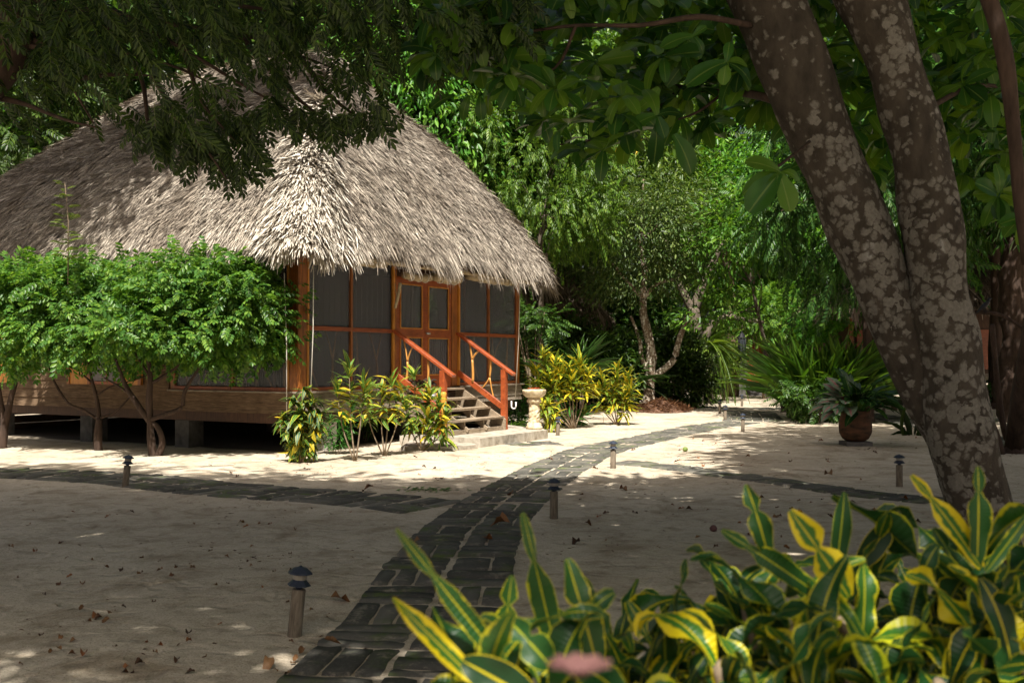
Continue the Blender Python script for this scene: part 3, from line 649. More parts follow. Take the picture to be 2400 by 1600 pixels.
for x in (2.70, 4.95):
    post(x, -1.16, (.115, .115), .17, 1.42, 'wood_red', 'newel_post')
    b = MB(); b.bar((x, -.02, 2.18), (x, -1.40, 1.31), .13, .055); part(b, 'handrail', M['wood_red'])
    b = MB(); b.bar((x, -.02, 1.35), (x, -1.10, .66), .045, .12); part(b, 'lower_rail', M['wood_red'])
    TS = lambda a, z, x=x: (x + .02 * math.sin(a * 9), -a, z)
    if x < 3:
        fork(TS, (.30, 1.20), (.33, 1.58), [(.22, 2.03), (.46, 1.86)], r=.024); fork(TS, (.80, 1.68), (.80, 1.2), [(.66, .97), (.86, .86)], r=.024)
    else:
        fork(TS, (.40, 1.14), (.38, 1.62), [(.30, 1.98), (.56, 1.82)], r=.032); fork(TS, (.82, 1.66), (.80, 1.25), [(.60, 1.0), (.90, .82)], r=.022)

# ---------------- thatched roof
EA, ER, RIDGE = .65, 3.62, 8.40
def make_roof_fn(lx, ly, ea, ins_b, z0, z1, k=.13, kb=None):
    A = lx / 2 + ea; B = ins_b + ea
    def q_(u, v):
        a = np.minimum(u + ea, lx + ea - u) / A; b_ = np.minimum(v + ea, ly + ea - v) / B
        h = np.clip(.5 + .5 * (b_ - a) / k, 0, 1)
        return b_ * (1 - h) + a * h - k * h * (1 - h), a, b_
    def z_(u, v):
        q, a, b_ = q_(u, v); qq = np.clip(q, -.05, 1)
        f = qq + .62 * qq * (1 - np.clip(qq, 0, 1)) ** 2 - .04 * np.clip(qq - .9, 0, 1) * 6 * 0
        lump = .05 * np.sin(u * 2.1 + 1.3) * np.sin(v * 1.7) + .03 * np.sin(u * 5.3 + v * 3.1)
        return z0 + (z1 - z0) * f + lump
    return q_, z_
def thatch(root, lx, ly, ea, ins_b, z0, z1, n, mat, weight, length=.34, width=.022, fan=None, fringe=9000, name='roof', base_step=.14, seed=1, fringe_len=.42):
    rng = np.random.default_rng(seed); q_, z_ = make_roof_fn(lx, ly, ea, ins_b, z0, z1)
    us = np.arange(-ea - .1, lx + ea + .1, base_step); vs = np.arange(-ea - .1, ly + ea + .1, base_step)
    U_, V_ = np.meshgrid(us, vs); Q, _, _ = q_(U_, V_); Z = z_(U_, V_)
    ok = Q > 0.005; idx = -np.ones(U_.shape, int); top = MB(); cnt = 0
    vl = []
    for j in range(U_.shape[0]):
        for i in range(U_.shape[1]):
            if ok[j, i]: idx[j, i] = cnt; cnt += 1; vl.append((U_[j, i], V_[j, i], Z[j, i] - .03))
    fl = []
    for j in range(U_.shape[0] - 1):
        for i in range(U_.shape[1] - 1):
            f4 = (idx[j, i], idx[j, i+1], idx[j+1, i+1], idx[j+1, i])
            if min(f4) >= 0: fl.append(f4)
    low = [(x, y, z - .24) for x, y, z in vl]
    top.add(vl, fl, True); top.add(low, [tuple(reversed(f)) for f in fl], True)
    ro = top.build(name, M['thatch_base'], root)
    # blades
    nm = NM(); T = (np.array([(-.5, 0, 0), (.5, 0, 0), (-.46, .55, .55), (.46, .55, .55), (-.12, 1, 1.0), (.12, 1, 1.0)], float) * np.array([1, 1, 1]), np.array([(0, 1, 3, 2), (2, 3, 5, 4)]), np.zeros((6, 2)))
    cur = [nm]
    def place(u, v, L, W, lift, jit, over=None, down=0.0):
        e = .03; z = z_(u, v); gu = (z_(u + e, v) - z_(u - e, v)) / (2 * e); gv = (z_(u, v + e) - z_(u, v - e)) / (2 * e)
        P = np.stack([u, v, z], 1); N = unit(np.stack([-gu, -gv, np.ones_like(gu)], 1))
        g = np.stack([-gu, -gv], 1); g /= (np.linalg.norm(g, axis=1, keepdims=True) + 1e-6)
        if over is not None: g = over
        ang = rng.normal(0, jit, len(u)); ca, sa = np.cos(ang), np.sin(ang)
        g = np.stack([g[:, 0] * ca - g[:, 1] * sa, g[:, 0] * sa + g[:, 1] * ca], 1)
        D = np.stack([g[:, 0], g[:, 1], gu * g[:, 0] + gv * g[:, 1] - down], 1); D = unit(D)
        N2 = unit(N + rng.normal(0, .28, N.shape))
        cur[0].inst(T, P + N * rng.uniform(-.01, .035, (len(u), 1)), D, N2, np.stack([W, L, lift], 1))
    u = rng.uniform(-ea, lx + ea, int(n * 6)); v = rng.uniform(-ea, ly + ea, int(n * 6)); q, a, b_ = q_(u, v)
    keep = (q > -.005) & (rng.random(len(u)) < weight(u, v, a, b_)); u = u[keep][:n]; v = v[keep][:n]; m = len(u)
    clump = .5 + .5 * np.sin(u * 9 + 3 * np.sin(v * 4)) * np.sin(v * 8 + 2 * np.sin(u * 5))
    place(u, v, length * rng.uniform(.45, 1.25, m), width * rng.uniform(.5, 1.5, m), .015 + .05 * rng.random(m) ** 2 + .03 * clump + .05 * np.modf(q[keep][:n] * 13 + .15 * np.sin(u * 3))[0], .34)
    # eave fringe
    K = fringe * 60; u = rng.uniform(-ea, lx + ea, K); v = rng.uniform(-ea, ly + ea, K); q, a, b_ = q_(u, v)
    keep = (q > -.012) & (q < .055) & (weight(u, v, a, b_) > .5); u = u[keep][:fringe]; v = v[keep][:fringe]; m = len(u)
    if m:
        tuft = np.sin(u * 6.1 + 1) * np.sin(v * 5.3 + u * 2) + .6 * np.sin(u * 17 + v * 13)
        L = fringe_len * rng.uniform(.5, 1.15, m) * (1 + .45 * tuft)
        place(u, v, L, width * 1.25 * rng.uniform(.5, 1.6, m), rng.normal(.0, .06, m), .26, down=rng.uniform(.15, .9, m))
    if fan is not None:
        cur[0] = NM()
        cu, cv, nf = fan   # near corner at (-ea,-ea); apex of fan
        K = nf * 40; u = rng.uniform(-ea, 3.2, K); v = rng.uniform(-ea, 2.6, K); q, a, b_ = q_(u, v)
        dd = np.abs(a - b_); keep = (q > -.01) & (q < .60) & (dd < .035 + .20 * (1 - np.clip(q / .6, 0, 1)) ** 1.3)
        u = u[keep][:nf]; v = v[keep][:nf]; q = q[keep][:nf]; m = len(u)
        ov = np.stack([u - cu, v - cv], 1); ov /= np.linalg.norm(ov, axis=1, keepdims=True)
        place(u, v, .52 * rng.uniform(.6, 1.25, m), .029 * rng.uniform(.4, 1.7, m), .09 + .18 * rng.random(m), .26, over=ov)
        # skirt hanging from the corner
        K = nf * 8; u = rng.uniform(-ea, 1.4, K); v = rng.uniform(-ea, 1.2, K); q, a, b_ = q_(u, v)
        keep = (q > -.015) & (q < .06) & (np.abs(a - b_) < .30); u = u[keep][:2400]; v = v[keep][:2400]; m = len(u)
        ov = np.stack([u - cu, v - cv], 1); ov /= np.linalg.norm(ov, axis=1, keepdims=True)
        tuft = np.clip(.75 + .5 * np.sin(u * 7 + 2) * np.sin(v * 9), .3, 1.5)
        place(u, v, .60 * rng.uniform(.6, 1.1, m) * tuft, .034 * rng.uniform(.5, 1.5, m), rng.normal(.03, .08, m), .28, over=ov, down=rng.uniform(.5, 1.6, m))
    if fan is not None: cur[0].build('hip_thatch', M['thatch_pale'], ro, smooth=False); cur[0] = nm  # corner hip blades use a paler colour range
    # hip rolls: shaggy line on the far hips and ridge
    K = 60000; u = rng.uniform(-ea, lx + ea, K); v = rng.uniform(-ea, ly + ea, K); q, a, b_ = q_(u, v)
    keep = (q > 0) & (((np.abs(a - b_) < .03) & (q < .97)) | ((a > .965) & (b_ > .9))); u = u[keep][:3500]; v = v[keep][:3500]; m = len(u)
    place(u, v, .42 * rng.uniform(.5, 1.3, m), .03 * rng.uniform(.5, 1.5, m), .05 + .10 * rng.random(m), .55)
    nm.build('thatch', mat, ro, smooth=False)
    return ro
def wmain(u, v, a, b_):
    w_ = np.where((u < 4.0) | (v < 2.9), 1.0, .12); return np.where(v > 9.6, .4, w_)
thatch(house, LX, LY, EA, 2.6, ER, RIDGE, 185000, M['thatch'], wmain, fan=(2.4, 1.5, 5200), fringe=15000, length=.26, width=.0145)

# ---------------- things on and around the bungalow
def top(mb, name, mat, label, cat, group=None):
    o = mb.build(name, M[mat]); return tag(o, label, cat, group)
def roll(x0, x1, y, z, r, label, group='rolled canvas blinds under the eave'):
    b = MB(); n = 9
    pts = [HW(x0 + (x1 - x0) * i / (n - 1), y, z - .03 * math.sin(math.pi * i / (n - 1))) for i in range(n)]
    b.tube(pts, [r * (1 + .08 * math.sin(i * 2.2)) for i in range(n)], 14, .15)
    t = thing('rolled_blind', label, 'blind', HW((x0 + x1) / 2, y, z), 0, group)
    o = b.build('canvas_roll', M['canvas'], t)
    o.location = -t.location
    for f in (.25, .55, .8):
        c = MB(); p = HW(x0 + (x1 - x0) * f, y, z - .02)
        c.tube([p + Vector((math.cos(a), math.sin(a) * 0, 0)) * 0 + HE * (math.cos(a) * (r + .012)) + Vector((0, 0, math.sin(a) * (r + .012))) for a in np.linspace(0, 2 * math.pi, 13)], .012, 6)
        c.tube([p + Vector((0, 0, r)), p + Vector((0, 0, r + .25))], .010, 6)
        o2 = c.build('tie_strap', M['rope'], t); o2.location = -t.location
roll(2.82, 3.72, -.16, 3.27, .075, 'rolled beige canvas blind above the left leaf of the porch door')
roll(3.82, 4.78, -.16, 3.31, .095, 'thick rolled canvas blind with straps above the right leaf of the porch door')
roll(5.1, 7.2, -.16, 3.40, .07, 'long rolled canvas blind tucked under the eave at the right end of the porch')
roll(.4, 2.2, -.18, 3.40, .05, 'thin rolled canvas blind tucked under the eave beside the corner post')
def rope(p, q, label):
    b = MB(); b.tube([p, p.lerp(q, .5) + Vector((.02, 0, 0)), q], .008, 6); top(b, 'hanging_rope', 'rope', label, 'rope', 'white ropes hanging from the eave')
rope(at(666, 640, 17.1), at(672, 985, 17.1), 'white rope hanging straight down just left of the porch corner post')
rope(at(735, 600, 17.0), at(727, 955, 17.0), 'white rope hanging just right of the porch corner post')
rope(at(1219, 660, 23.2), at(1208, 930, 23.2), 'thin white rope hanging at the far right end of the porch')
b = MB(); p = at(938, 663, 19.3); q = at(926, 722, 19.3); limb(b, [p, p.lerp(q, .5) + Vector((.01, 0, 0)), q], .035, .025, 8); b.tube([at(925, 664, 19.3), at(931, 700, 19.32)], .008, 5)
top(b, 'hanging_stick', 'canvas', 'short pale stick hanging by the left post of the porch door', 'stick')
# u-shaped white pipe on the far rope
b = MB(); c0 = at(1204, 952, 23.0)
b.tube([c0 + Vector((-.05, 0, .12)), c0 + Vector((-.05, 0, 0))] + [c0 + Vector((-.05 * math.cos(a), 0, -.05 * math.sin(a))) for a in np.linspace(0.2, math.pi - .2, 7)] + [c0 + Vector((.05, 0, 0)), c0 + Vector((.048, 0, .10))], .016, 10)
top(b, 'bent_pipe', 'white', 'white u shaped plastic pipe at the bottom of the rope by the birdbath', 'pipe')
# loose wire by the corner
b = MB(); c0 = at(660, 995, 17.0)
b.tube([at(668, 975, 17.0), at(657, 990, 17.0), at(656, 1002, 17.0), at(664, 1008, 17.0), at(672, 1003, 17.0), at(668, 1012, 17.0), at(676, 1016, 17.0), at(680, 1008, 17.0)], .007, 5)
top(b, 'loose_wire', 'rope', 'curl of thin white wire dangling below the porch corner', 'wire')
# tap on bamboo post
tp = HW(2.58, -1.25, .16); t = thing('garden_tap', 'small metal garden tap on an orange bamboo post beside the stairs', 'tap', tp)
b = MB(); b.lathe([(.055, 0), (.05, .2), (.058, .22), (.05, .24), (.05, .5), (.058, .52), (.05, .54), (.05, .78), (.055, .84), (.03, .86)], 14); b.build('bamboo_post', M['bamboo'], t)
b = MB(); b.tube([(.0, 0, .80), (-.13, -.03, .80)], .035, 10); b.build('elbow', M['bamboo'], t)
b = MB(); b.tube([(-.13, -.03, .80), (-.22, -.05, .80), (-.24, -.055, .76)], .022, 10); b.tube([(-.18, -.04, .80), (-.18, -.04, .87)], .01, 8); b.tube([(-.22, -.04, .875), (-.14, -.04, .875)], .012, 8); b.build('spigot', M['metal'], t)
# tangled driftwood on the landing
b = MB(); c0 = HW(3.10, -.32, 1.12)
for i in range(26):
    a = random.uniform(0, 6.28); p = c0 + Vector((random.uniform(-.18, .2), random.uniform(-.08, .08), random.uniform(-.06, .05))); q = p + Vector((math.cos(a) * .16, .05 * math.sin(a), random.uniform(-.05, .13)))
    limb(b, [p, p.lerp(q, .5) + Vector((0, 0, .05)), q], .03, .010, 6, 3, .6)
top(b, 'driftwood', 'bark_dark', 'dark tangled piece of driftwood lying on the stair landing', 'driftwood')
# simple porch furniture seen dimly through the screens
t = thing('console_table', 'dark wooden console table standing in the porch behind the screens', 'table', HW(1.2, 2.55, 1.035), HROT)
b = MB(); b.box((-.9, -.25, .72), (.9, .25, .77)); b.build('table_top', M['dark_wood'], t)
for sx in (-.82, .82):
    for sy in (-.2, .2):
        b = MB(); b.bar((sx, sy, 0), (sx, sy, .72), .06, .06, (0, 1, 0)); b.build('leg', M['dark_wood'], t)
t = thing('porch_chair', 'wooden slatted armchair standing in the porch beside the console table', 'chair', HW(.9, 1.6, 1.035), HROT + .4)
b = MB(); b.box((-.28, -.28, .40), (.28, .28, .45)); b.build('seat', M['wood_v'], t)
b = MB(); b.bar((-.27, .27, .45), (-.27, .33, 1.05), .05, .05, (0, 1, 0)); b.bar((.27, .27, .45), (.27, .33, 1.05), .05, .05, (0, 1, 0)); b.bar((-.27, .33, 1.02), (.27, .33, 1.02), .04, .08)
for i in range(5): b.bar((-.18 + i * .09, .28, .45), (-.18 + i * .09, .33, 1.0), .03, .02, (0, 1, 0))
b.build('backrest', M['wood_v'], t)
for sx in (-.26, .26):
    for sy in (-.26, .26):
        b = MB(); b.bar((sx, sy, 0), (sx, sy, .40), .05, .05, (0, 1, 0)); b.build('leg', M['wood_v'], t)
for i, (x, lab) in enumerate(((.35, 'white mug on the porch console table, left of three'), (1.0, 'white jug on the porch console table, middle of three'), (1.75, 'white cup on the porch console table, right of three'))):
    b = MB(); b.lathe([(.05, 0), (.06, .03), (.065, .15), (.06, .18), (.05, .17)], 12, tuple(HW(x, 2.5, 1.805))); top(b, 'crockery', 'white', lab, 'cup')

# concrete pads at the foot of the stairs
def slab(pts, h, z0=-.06):
    b = MB(); n = len(pts); b.add([(p.x, p.y, z0) for p in pts] + [(p.x, p.y, h) for p in pts], [tuple(range(n, 2 * n))] + [(i, (i + 1) % n, (i + 1) % n + n, i + n) for i in range(n)] + [tuple(range(n - 1, -1, -1))]); return b
p4 = HW(2.5, -.3); p5 = HW(6.4, -.35)
b = slab([gp(1031, 1022, .18), gp(1126, 1027, .18), gp(1284, 1007, .18), p5, p4], .18); top(b, 'concrete_pad', 'concrete', 'low concrete pad at the foot of the bungalow stairs', 'pad')
b = slab([gp(940, 1046, .08), gp(1060, 1046, .08), gp(1120, 1042, .08), gp(1060, 1020, .08), gp(962, 1032, .08)], .08); top(b, 'concrete_step', 'concrete', 'thin concrete step beside the pad, behind the striped crotons', 'step')

# ------------------------------------------------------------------ path lights
b1 = MB(); b1.lathe([(.040, -.10), (.042, .0), (.041, .27), (.036, .275)], 12)
b2 = MB(); b2.lathe([(.018, .27), (.020, .285), (.038, .292), (.070, .298), (.066, .304), (.040, .330), (.030, .330)], 8, smooth=False)
b3 = MB(); b3.lathe([(.036, .330), (.041, .335), (.041, .366), (.036, .370)], 16)
b4 = MB(); b4.lathe([(.040, .364), (.072, .366), (.070, .374), (.040, .398), (.012, .406), (.006, .412)], 8, smooth=False)
bl0 = thing('path_light', '', 'path light')
b1.build('wooden_post', M['post'], bl0); b2.build('collar', M['cap'], bl0); b3.build('lens', M['lens'], bl0); b4.build('cap', M['cap'], bl0)
LIGHTS = [((690, 1487), (0, .09, 0), 'nearest path light, leaning right on the shaded sand left of the stone path'),
          ((293, 1141), (0, .10, .4), 'leaning path light at the edge of the left hand stone path'),
          ((1298, 1214), (0, .01, 1), 'path light standing right of the main stone path near the three way crossing'),
          ((1437, 1097), (.02, .02, 2), 'path light where the single row of pavers leaves the main path'),
          ((2108, 1141), (0, 0, .3), 'path light behind the row of pavers, left of the twin trunked tree'),
          ((1307, 1021), (.05, -.06, 1.4), 'path light in bright sun by the birdbath'),
          ((1687, 970), (0, .02, .7), 'path light far up the path, left one of the close pair'),
          ((1700, 984), (0, 0, 2.2), 'path light far up the path, right one of the close pair'),
          ((1741, 1011), (0, .01, .2), 'path light at the right bend of the far path'),
          ((1739, 952), (0, 0, .9), 'path light on the farthest sunny sand in front of the wooden door'),
          ((2072, 979), (0, 0, .9), 'short path light behind the big terracotta pot')]
for i, (p, rot, lab) in enumerate(LIGHTS):
    q = gz(gp(*p)); 
    if i == 0: bl0.location = q; bl0.rotation_euler = rot; bl0['label'] = lab; bl0['group'] = 'path lights along the stone paths'; o = bl0
    else: o = dup(bl0, q, rot, lab, 'path lights along the stone paths')

# ------------------------------------------------------------------ birdbath
p = gp(1252, 1005, .18); t = thing('birdbath', 'carved cream stone birdbath on a pedestal with flowers in its bowl', 'birdbath', p)
b = MB(); b.lathe([(.17, 0), (.175, .05), (.15, .07), (.155, .11), (.13, .13)], 24); b.build('foot', M['carved'], t)
b = MB(); b.lathe([(.115, .13)] + [(.112 + .004 * math.sin(i), .13 + i * .02) for i in range(20)] + [(.115, .54)], 40, fn=lambda a, z: .013 * math.sin(a * 5 + 9 * math.sin(z * 11)) * math.sin(z * 26 + a * 2)); b.build('carved_shaft', M['carved'], t)
b = MB(); b.lathe([(.12, .54), (.15, .56), (.155, .60), (.13, .63), (.12, .64)], 24); b.build('collar', M['carved'], t)
b = MB(); b.lathe([(.10, .64), (.17, .66), (.23, .72), (.245, .78), (.25, .81), (.235, .82), (.215, .80), (.10, .77)], 48, fn=lambda a, z: (.010 * math.sin(a * 14 + (3.14 if z < .74 else 0)) if .69 < z < .8 else 0)); b.build('bowl', M['carved'], t)
def flower(loc, r, mat, label, cat='flower', n=6, tilt=.5, group=None):
    T = T_grid(2, 3, lambda t_: .05 + .3 * math.sin(math.pi * min(t_ * .8 + .15, 1)), .4, .1); nm = NM(); A = np.linspace(0, 6.28, n, False) + random.random()
    D = np.stack([np.cos(A), np.sin(A), np.full(n, tilt)], 1); nm.inst(T, np.tile(np.array(loc), (n, 1)), D, np.tile([0, 0, 1.0], (n, 1)), r)
    o = nm.build('flower', M[mat]); return tag(o, label, cat, group)
flower(p + Vector((-.05, -.10, .83)), .10, 'redflower', 'red flower floating in the birdbath, left one', group='cut flowers in the birdbath')
flower(p + Vector((.04, -.06, .84)), .09, 'redflower', 'small red flower in the middle of the birdbath bowl', group='cut flowers in the birdbath')

# ------------------------------------------------------------------ crotons and other low plants
def croton_T(w=.22, arch=.5, seed=0, wave=.1):
    return T_grid(4, 6, lambda t_: w / 2 * (math.sin(math.pi * min(1, t_ ** .85 * .97 + .03)) ** .7 if t_ > 0 else .12) + .004, arch, .12, 0, wave, 2.2, seed)
def whorl_plant(name, label, cat, base, stems, mat, leafL, leafW=.24, per=12, nlev=3, group=None, arch=.6, up=.6, stem_r=.012, droop_low=.5, rscale=1.0, wave=.1, lev_gap=.16):
    """stems: list of tops relative to base (x,y,z); leaves in spirals along the upper part"""
    t = thing(name, label, cat, base, 0, group)
    sb = MB(); nm = NM(); TT = [croton_T(leafW, arch * k, i * 1.7, wave) for i, k in enumerate((.5, 1.0, 1.5))]
    for s_ in stems:
        s_ = Vector(s_); st_ = Vector((s_.x * .25, s_.y * .25, 0)) * .3; mid = Vector((s_.x * .75 + random.uniform(-.03, .03), s_.y * .7, s_.z * .5))
        limb(sb, [st_, mid, s_], stem_r, stem_r * .5, 6, 4, .2)
        for lv in range(nlev):
            f = 1 - lv * lev_gap; c = mid.lerp(s_, (f - .5) / .5) if f > .5 else st_.lerp(mid, max(f, .1) / .5)
            n = per if lv else int(per * 1.1); A = RNG.uniform(0, 6.28, n)
            el = RNG.uniform(.2, 1.5, n) if lv == 0 else RNG.normal(up - lv * droop_low, .35, n)
            D = np.stack([np.cos(A) * np.cos(el), np.sin(A) * np.cos(el), np.sin(el)], 1)
            P = np.array(c)[None] + np.stack([np.zeros(n), np.zeros(n), RNG.uniform(-.09, .05, n) * leafL * 4], 1)
            NN = np.stack([-np.cos(A) * .4, -np.sin(A) * .4, np.ones(n)], 1) + rnd(n) * .25
            S = leafL * RNG.uniform(.6, 1.15, n)
            k = RNG.integers(0, 3, n)
            for q in range(3): nm.inst(TT[q], P[k == q], D[k == q], NN[k == q], S[k == q])
    sb.build('stem', M['stem'], t); nm.build('leaves', M[mat], t); return t
g1 = 'crotons planted along the porch'
bp = gz(gp(705, 1084)); whorl_plant('croton_bush', 'dark glossy croton bush with a few yellow leaves under the porch corner post', 'croton', bp, [(-.12, 0, .95), (.05, .05, 1.12), (.20, -.05, .95), (-.25, .03, .7), (.28, .05, .72), (0, -.12, .8), (-.05, .1, .5)], 'cr_dark', .20, .42, 16, 5, g1, 1.1, .5, .012, .28, lev_gap=.15)
bp = gz(gp(833, 1080)); whorl_plant('croton_bush', 'tall thin croton with a single straight stem and striped leaves right of the dark bush', 'croton', bp, [(-.10, 0, 1.42), (-.3, .05, 1.12), (.12, 0, 1.15)], 'cr_stripe', .34, .19, 13, 3, g1, .45, .95, .014, .35)
bp = gz(gp(901, 1068)); whorl_plant('croton_bush', 'croton with a forked v shaped stem in the middle of the porch row', 'croton', bp, [(-.28, 0, 1.02), (.10, .05, 1.20), (.30, .05, 1.05), (-.05, 0, 1.05)], 'cr_stripe', .32, .19, 13, 3, g1, .45, .85, .014, .35)
bp = gz(gp(990, 1058)); whorl_plant('croton_bush', 'full yellow striped croton standing just left of the stair rail', 'croton', bp, [(-.15, 0, 1.28), (.12, .05, 1.05), (.30, .0, .85), (-.3, 0, .8), (.1, -.1, .55), (.4, 0, .6)], 'cr_stripe', .33, .18, 14, 4, g1, .5, .85, .013, .3)
# thin willowy shrub
bp = gz(gp(790, 1062)); whorl_plant('willowy_shrub', 'small bright green narrow leaved shrub in front of the pale pier', 'shrub', bp, [(-.15, .1, .55), (.1, .1, .62), (.05, 0, .42), (.25, .12, .75), (-.3, .05, .45)], 'lf_blade', .20, .12, 20, 5, None, .4, .5, .006, .1)
bp = gz(gp(855, 1035)); whorl_plant('willowy_shrub', 'taller narrow leaved shrub in the shade behind the thin croton', 'shrub', bp, [(-.15, .1, .95), (.1, .1, .8), (.05, 0, .62), (.3, .12, .7)], 'lf_blade', .20, .12, 20, 6, None, .4, .5, .006, .1, lev_gap=.12)
# crotons by the birdbath
g2 = 'yellow crotons by the birdbath'
bp = gz(gp(1345, 1003)); whorl_plant('croton_bush', 'large bright yellow croton with slender bare stems behind the birdbath', 'croton', bp, [(-.75, .1, 1.75), (-.9, .2, 1.35), (-.45, .2, 1.55), (-.15, 0, 1.45), (.15, .2, 1.5), (-.3, 0, 1.25), (.35, .1, 1.25), (-.85, 0, 1.05), (-.55, -.1, 1.15), (-.05, -.1, 1.2)], 'cr_yellow', .42, .155, 15, 4, g2, .35, 1.0, .018, .24, lev_gap=.11)
bp = gz(gp(1446, 996)); whorl_plant('croton_bush', 'yellow and green croton at the right end of the sunny bed', 'croton', bp, [(-.35, 0, 1.15), (0, .1, 1.35), (.3, .1, 1.15), (-.1, 0, .9), (.35, 0, .85), (-.45, .1, .8), (.15, -.1, .7)], 'cr_yellow', .42, .16, 13, 4, g2, .4, .95, .015, .28)
bp = gz(gp(1288, 1012)); whorl_plant('croton_bush', 'low croton with drooping yellow leaves right beside the birdbath', 'croton', bp, [(-.02, .1, .62), (.12, .1, .45), (-.12, .1, .5)], 'cr_yellow', .34, .19, 12, 3, g2, .7, .5, .012, .4)
bp = gz(gp(1361, 1000)); whorl_plant('croton_bush', 'tiny young croton leaning right below the yellow crotons', 'croton', bp, [(.10, .0, .36)], 'cr_stripe', .24, .2, 10, 1, g2, .5, .3, .007)
bp = gz(gp(1216, 1000)); whorl_plant('willowy_shrub', 'low narrow leaved green plant between the stairs and the birdbath', 'shrub', bp, [(-.12, .2, .75), (.1, .1, .45), (-.25, 0, .3), (.15, .2, .6), (0, 0, .25)], 'lf_blade', .22, .13, 20, 5, None, .4, .4, .006, .12)

def blade_plant(name, label, cat, base, n, L, W, mat, spread=.35, arch=.5, up0=.5, up1=1.5, trunk=0.0, group=None, seg=6, rot=None):
    t = thing(name, label, cat, base, 0, group); nm = NM()
    Ts = [T_grid(2, seg, lambda q: .5 * (1 - q ** 2.2) * (.6 + .4 * min(q * 5, 1)), a, .12) for a in (arch * .3, arch, arch * 1.8)]
    A = RNG.uniform(0, 6.28, n); el = RNG.uniform(up0, up1, n); k = RNG.integers(0, 3, n); rr = spread * np.sqrt(RNG.random(n))
    P = np.stack([rr * np.cos(A), rr * np.sin(A), np.full(n, trunk) + RNG.uniform(-.03, .03, n)], 1)
    D = np.stack([np.cos(A) * np.cos(el), np.sin(A) * np.cos(el), np.sin(el)], 1); NN = np.tile([0, 0, 1.], (n, 1)) - D * .2 + rnd(n) * .15
    LL = L * RNG.uniform(.6, 1.1, n); S = np.stack([W * RNG.uniform(.7, 1.2, n), LL, LL], 1)
    for q in range(3): nm.inst(Ts[q], P[k == q], D[k == q], NN[k == q], S[k == q])
    nm.build('leaves', M[mat], t)
    if trunk > 0:
        b = MB(); b.tube([(0, 0, -.05), (.02, 0, trunk * .5), (0, 0, trunk + .05)], [.07, .055, .06], 8, .3); b.build('trunk', M['bark_grey'], t)
    return t
p = gp(1362, 985); blade_plant('yucca', 'spiky green yucca rising behind the yellow crotons', 'yucca', gz(p), 70, 1.25, .06, 'lf_blade', .06, .25, -.1, 1.5, 1.25)
p = gp(1300, 985); blade_plant('spiky_plant', 'broad bladed green plant left of the yucca by the end of the porch', 'plant', gz(p), 22, 1.5, .13, 'lf_dark', .08, .5, .6, 1.5, .9)
p = gp(1330, 996); blade_plant('strap_plant', 'low strap leaved green plant under the yellow crotons', 'plant', gz(p), 30, 1.0, .06, 'lf_blade', .15, .8, .5, 1.4)
p = gp(1918, 984); blade_plant('fan_clump', 'large dark clump of sword shaped leaves left of the big terracotta pot', 'plant', gz(p), 620, 2.3, .075, 'lf_mid', .75, .45, 1.0, 1.57)
p = gp(1985, 985); blade_plant('fan_clump', 'sword leaved clump right behind the big terracotta pot', 'plant', gz(p), 300, 2.2, .07, 'lf_mid', .45, .5, 1.0, 1.57)
p = gp(1240, 1008); blade_plant('fern_plant', 'low dark fern left of the birdbath foot', 'fern', gz(p + Vector((-.45, .2, 0))), 60, .45, .04, 'lf_mid', .12, .9, .2, 1.2)

# big pot on slab, with plants
p = gp(2005, 1044); sl = MB(); sl.box((p.x - .24, p.y - .24, -.02), (p.x + .24, p.y + .24, .085)); top(sl, 'paving_slab', 'slab', 'grey square slab under the big terracotta pot', 'slab')
t = thing('terracotta_pot', 'big round bellied terracotta pot stained dark, standing on a grey slab', 'pot', p + Vector((0, 0, .086)))
b = MB(); b.lathe([(.16, 0), (.24, .05), (.295, .16), (.305, .28), (.285, .42), (.255, .50), (.262, .54), (.275, .56), (.262, .575), (.235, .56), (.225, .50)], 32); b.build('pot_body', M['terracotta'], t)
b = MB(); b.lathe([(.01, .52), (.232, .52), (.01, .525)], 20); b.build('soil', M['mulch'], t)
def broad_plant(name, label, cat, base, n, L, w_, mat, spread, up0, up1, stalk=.3, group=None, side=None):
    t = thing(name, label, cat, base, 0, group); nm = NM(); sb = MB()
    T = T_grid(4, 6, lambda q: w_ / 2 * math.sin(math.pi * min(1, q ** .7 * .98 + .02)) ** .6 + .003, .7, .08, 0, .08)
    for i in range(n):
        a = random.uniform(*side) if side else random.uniform(0, 6.28); e = random.uniform(up0, up1); s_ = stalk * random.uniform(.5, 1.2)
        d = Vector((math.cos(a) * math.cos(e), math.sin(a) * math.cos(e), math.sin(e))); o = Vector((math.cos(a), math.sin(a), 0)) * spread * random.random()
        sb.tube([o, o + d * s_ * .5, o + d * s_], .006, 5); d2 = (d + Vector((0, 0, -.28)) + Vector((0, -.15, 0))).normalized()
        nm.inst(T, [o + d * s_], [d2], [d * .5 + Vector((0, -.35, .7)) + Vector((random.uniform(-.3, .3), 0, 0))], L * random.uniform(.7, 1.15))
    sb.build('stalk', M['lf_mid'], t); nm.build('leaves', M[mat], t); return t
broad_plant('caladium', 'pink and pale green speckled caladium spilling from the left of the big pot', 'plant', p + Vector((-.16, -.08, .60)), 24, .36, .72, 'caladium', .05, .25, 1.35, .42, side=(2.0, 4.6))
broad_plant('peace_lily', 'dark glossy broad leaved plant filling the big pot', 'plant', p + Vector((.04, 0, .58)), 64, .50, .34, 'lf_glossy', .16, .35, 1.45, .42)
p = gp(1878, 969); t = thing('terracotta_pot', 'small orange terracotta pot at the foot of the sword leaved clump', 'pot', gz(p))
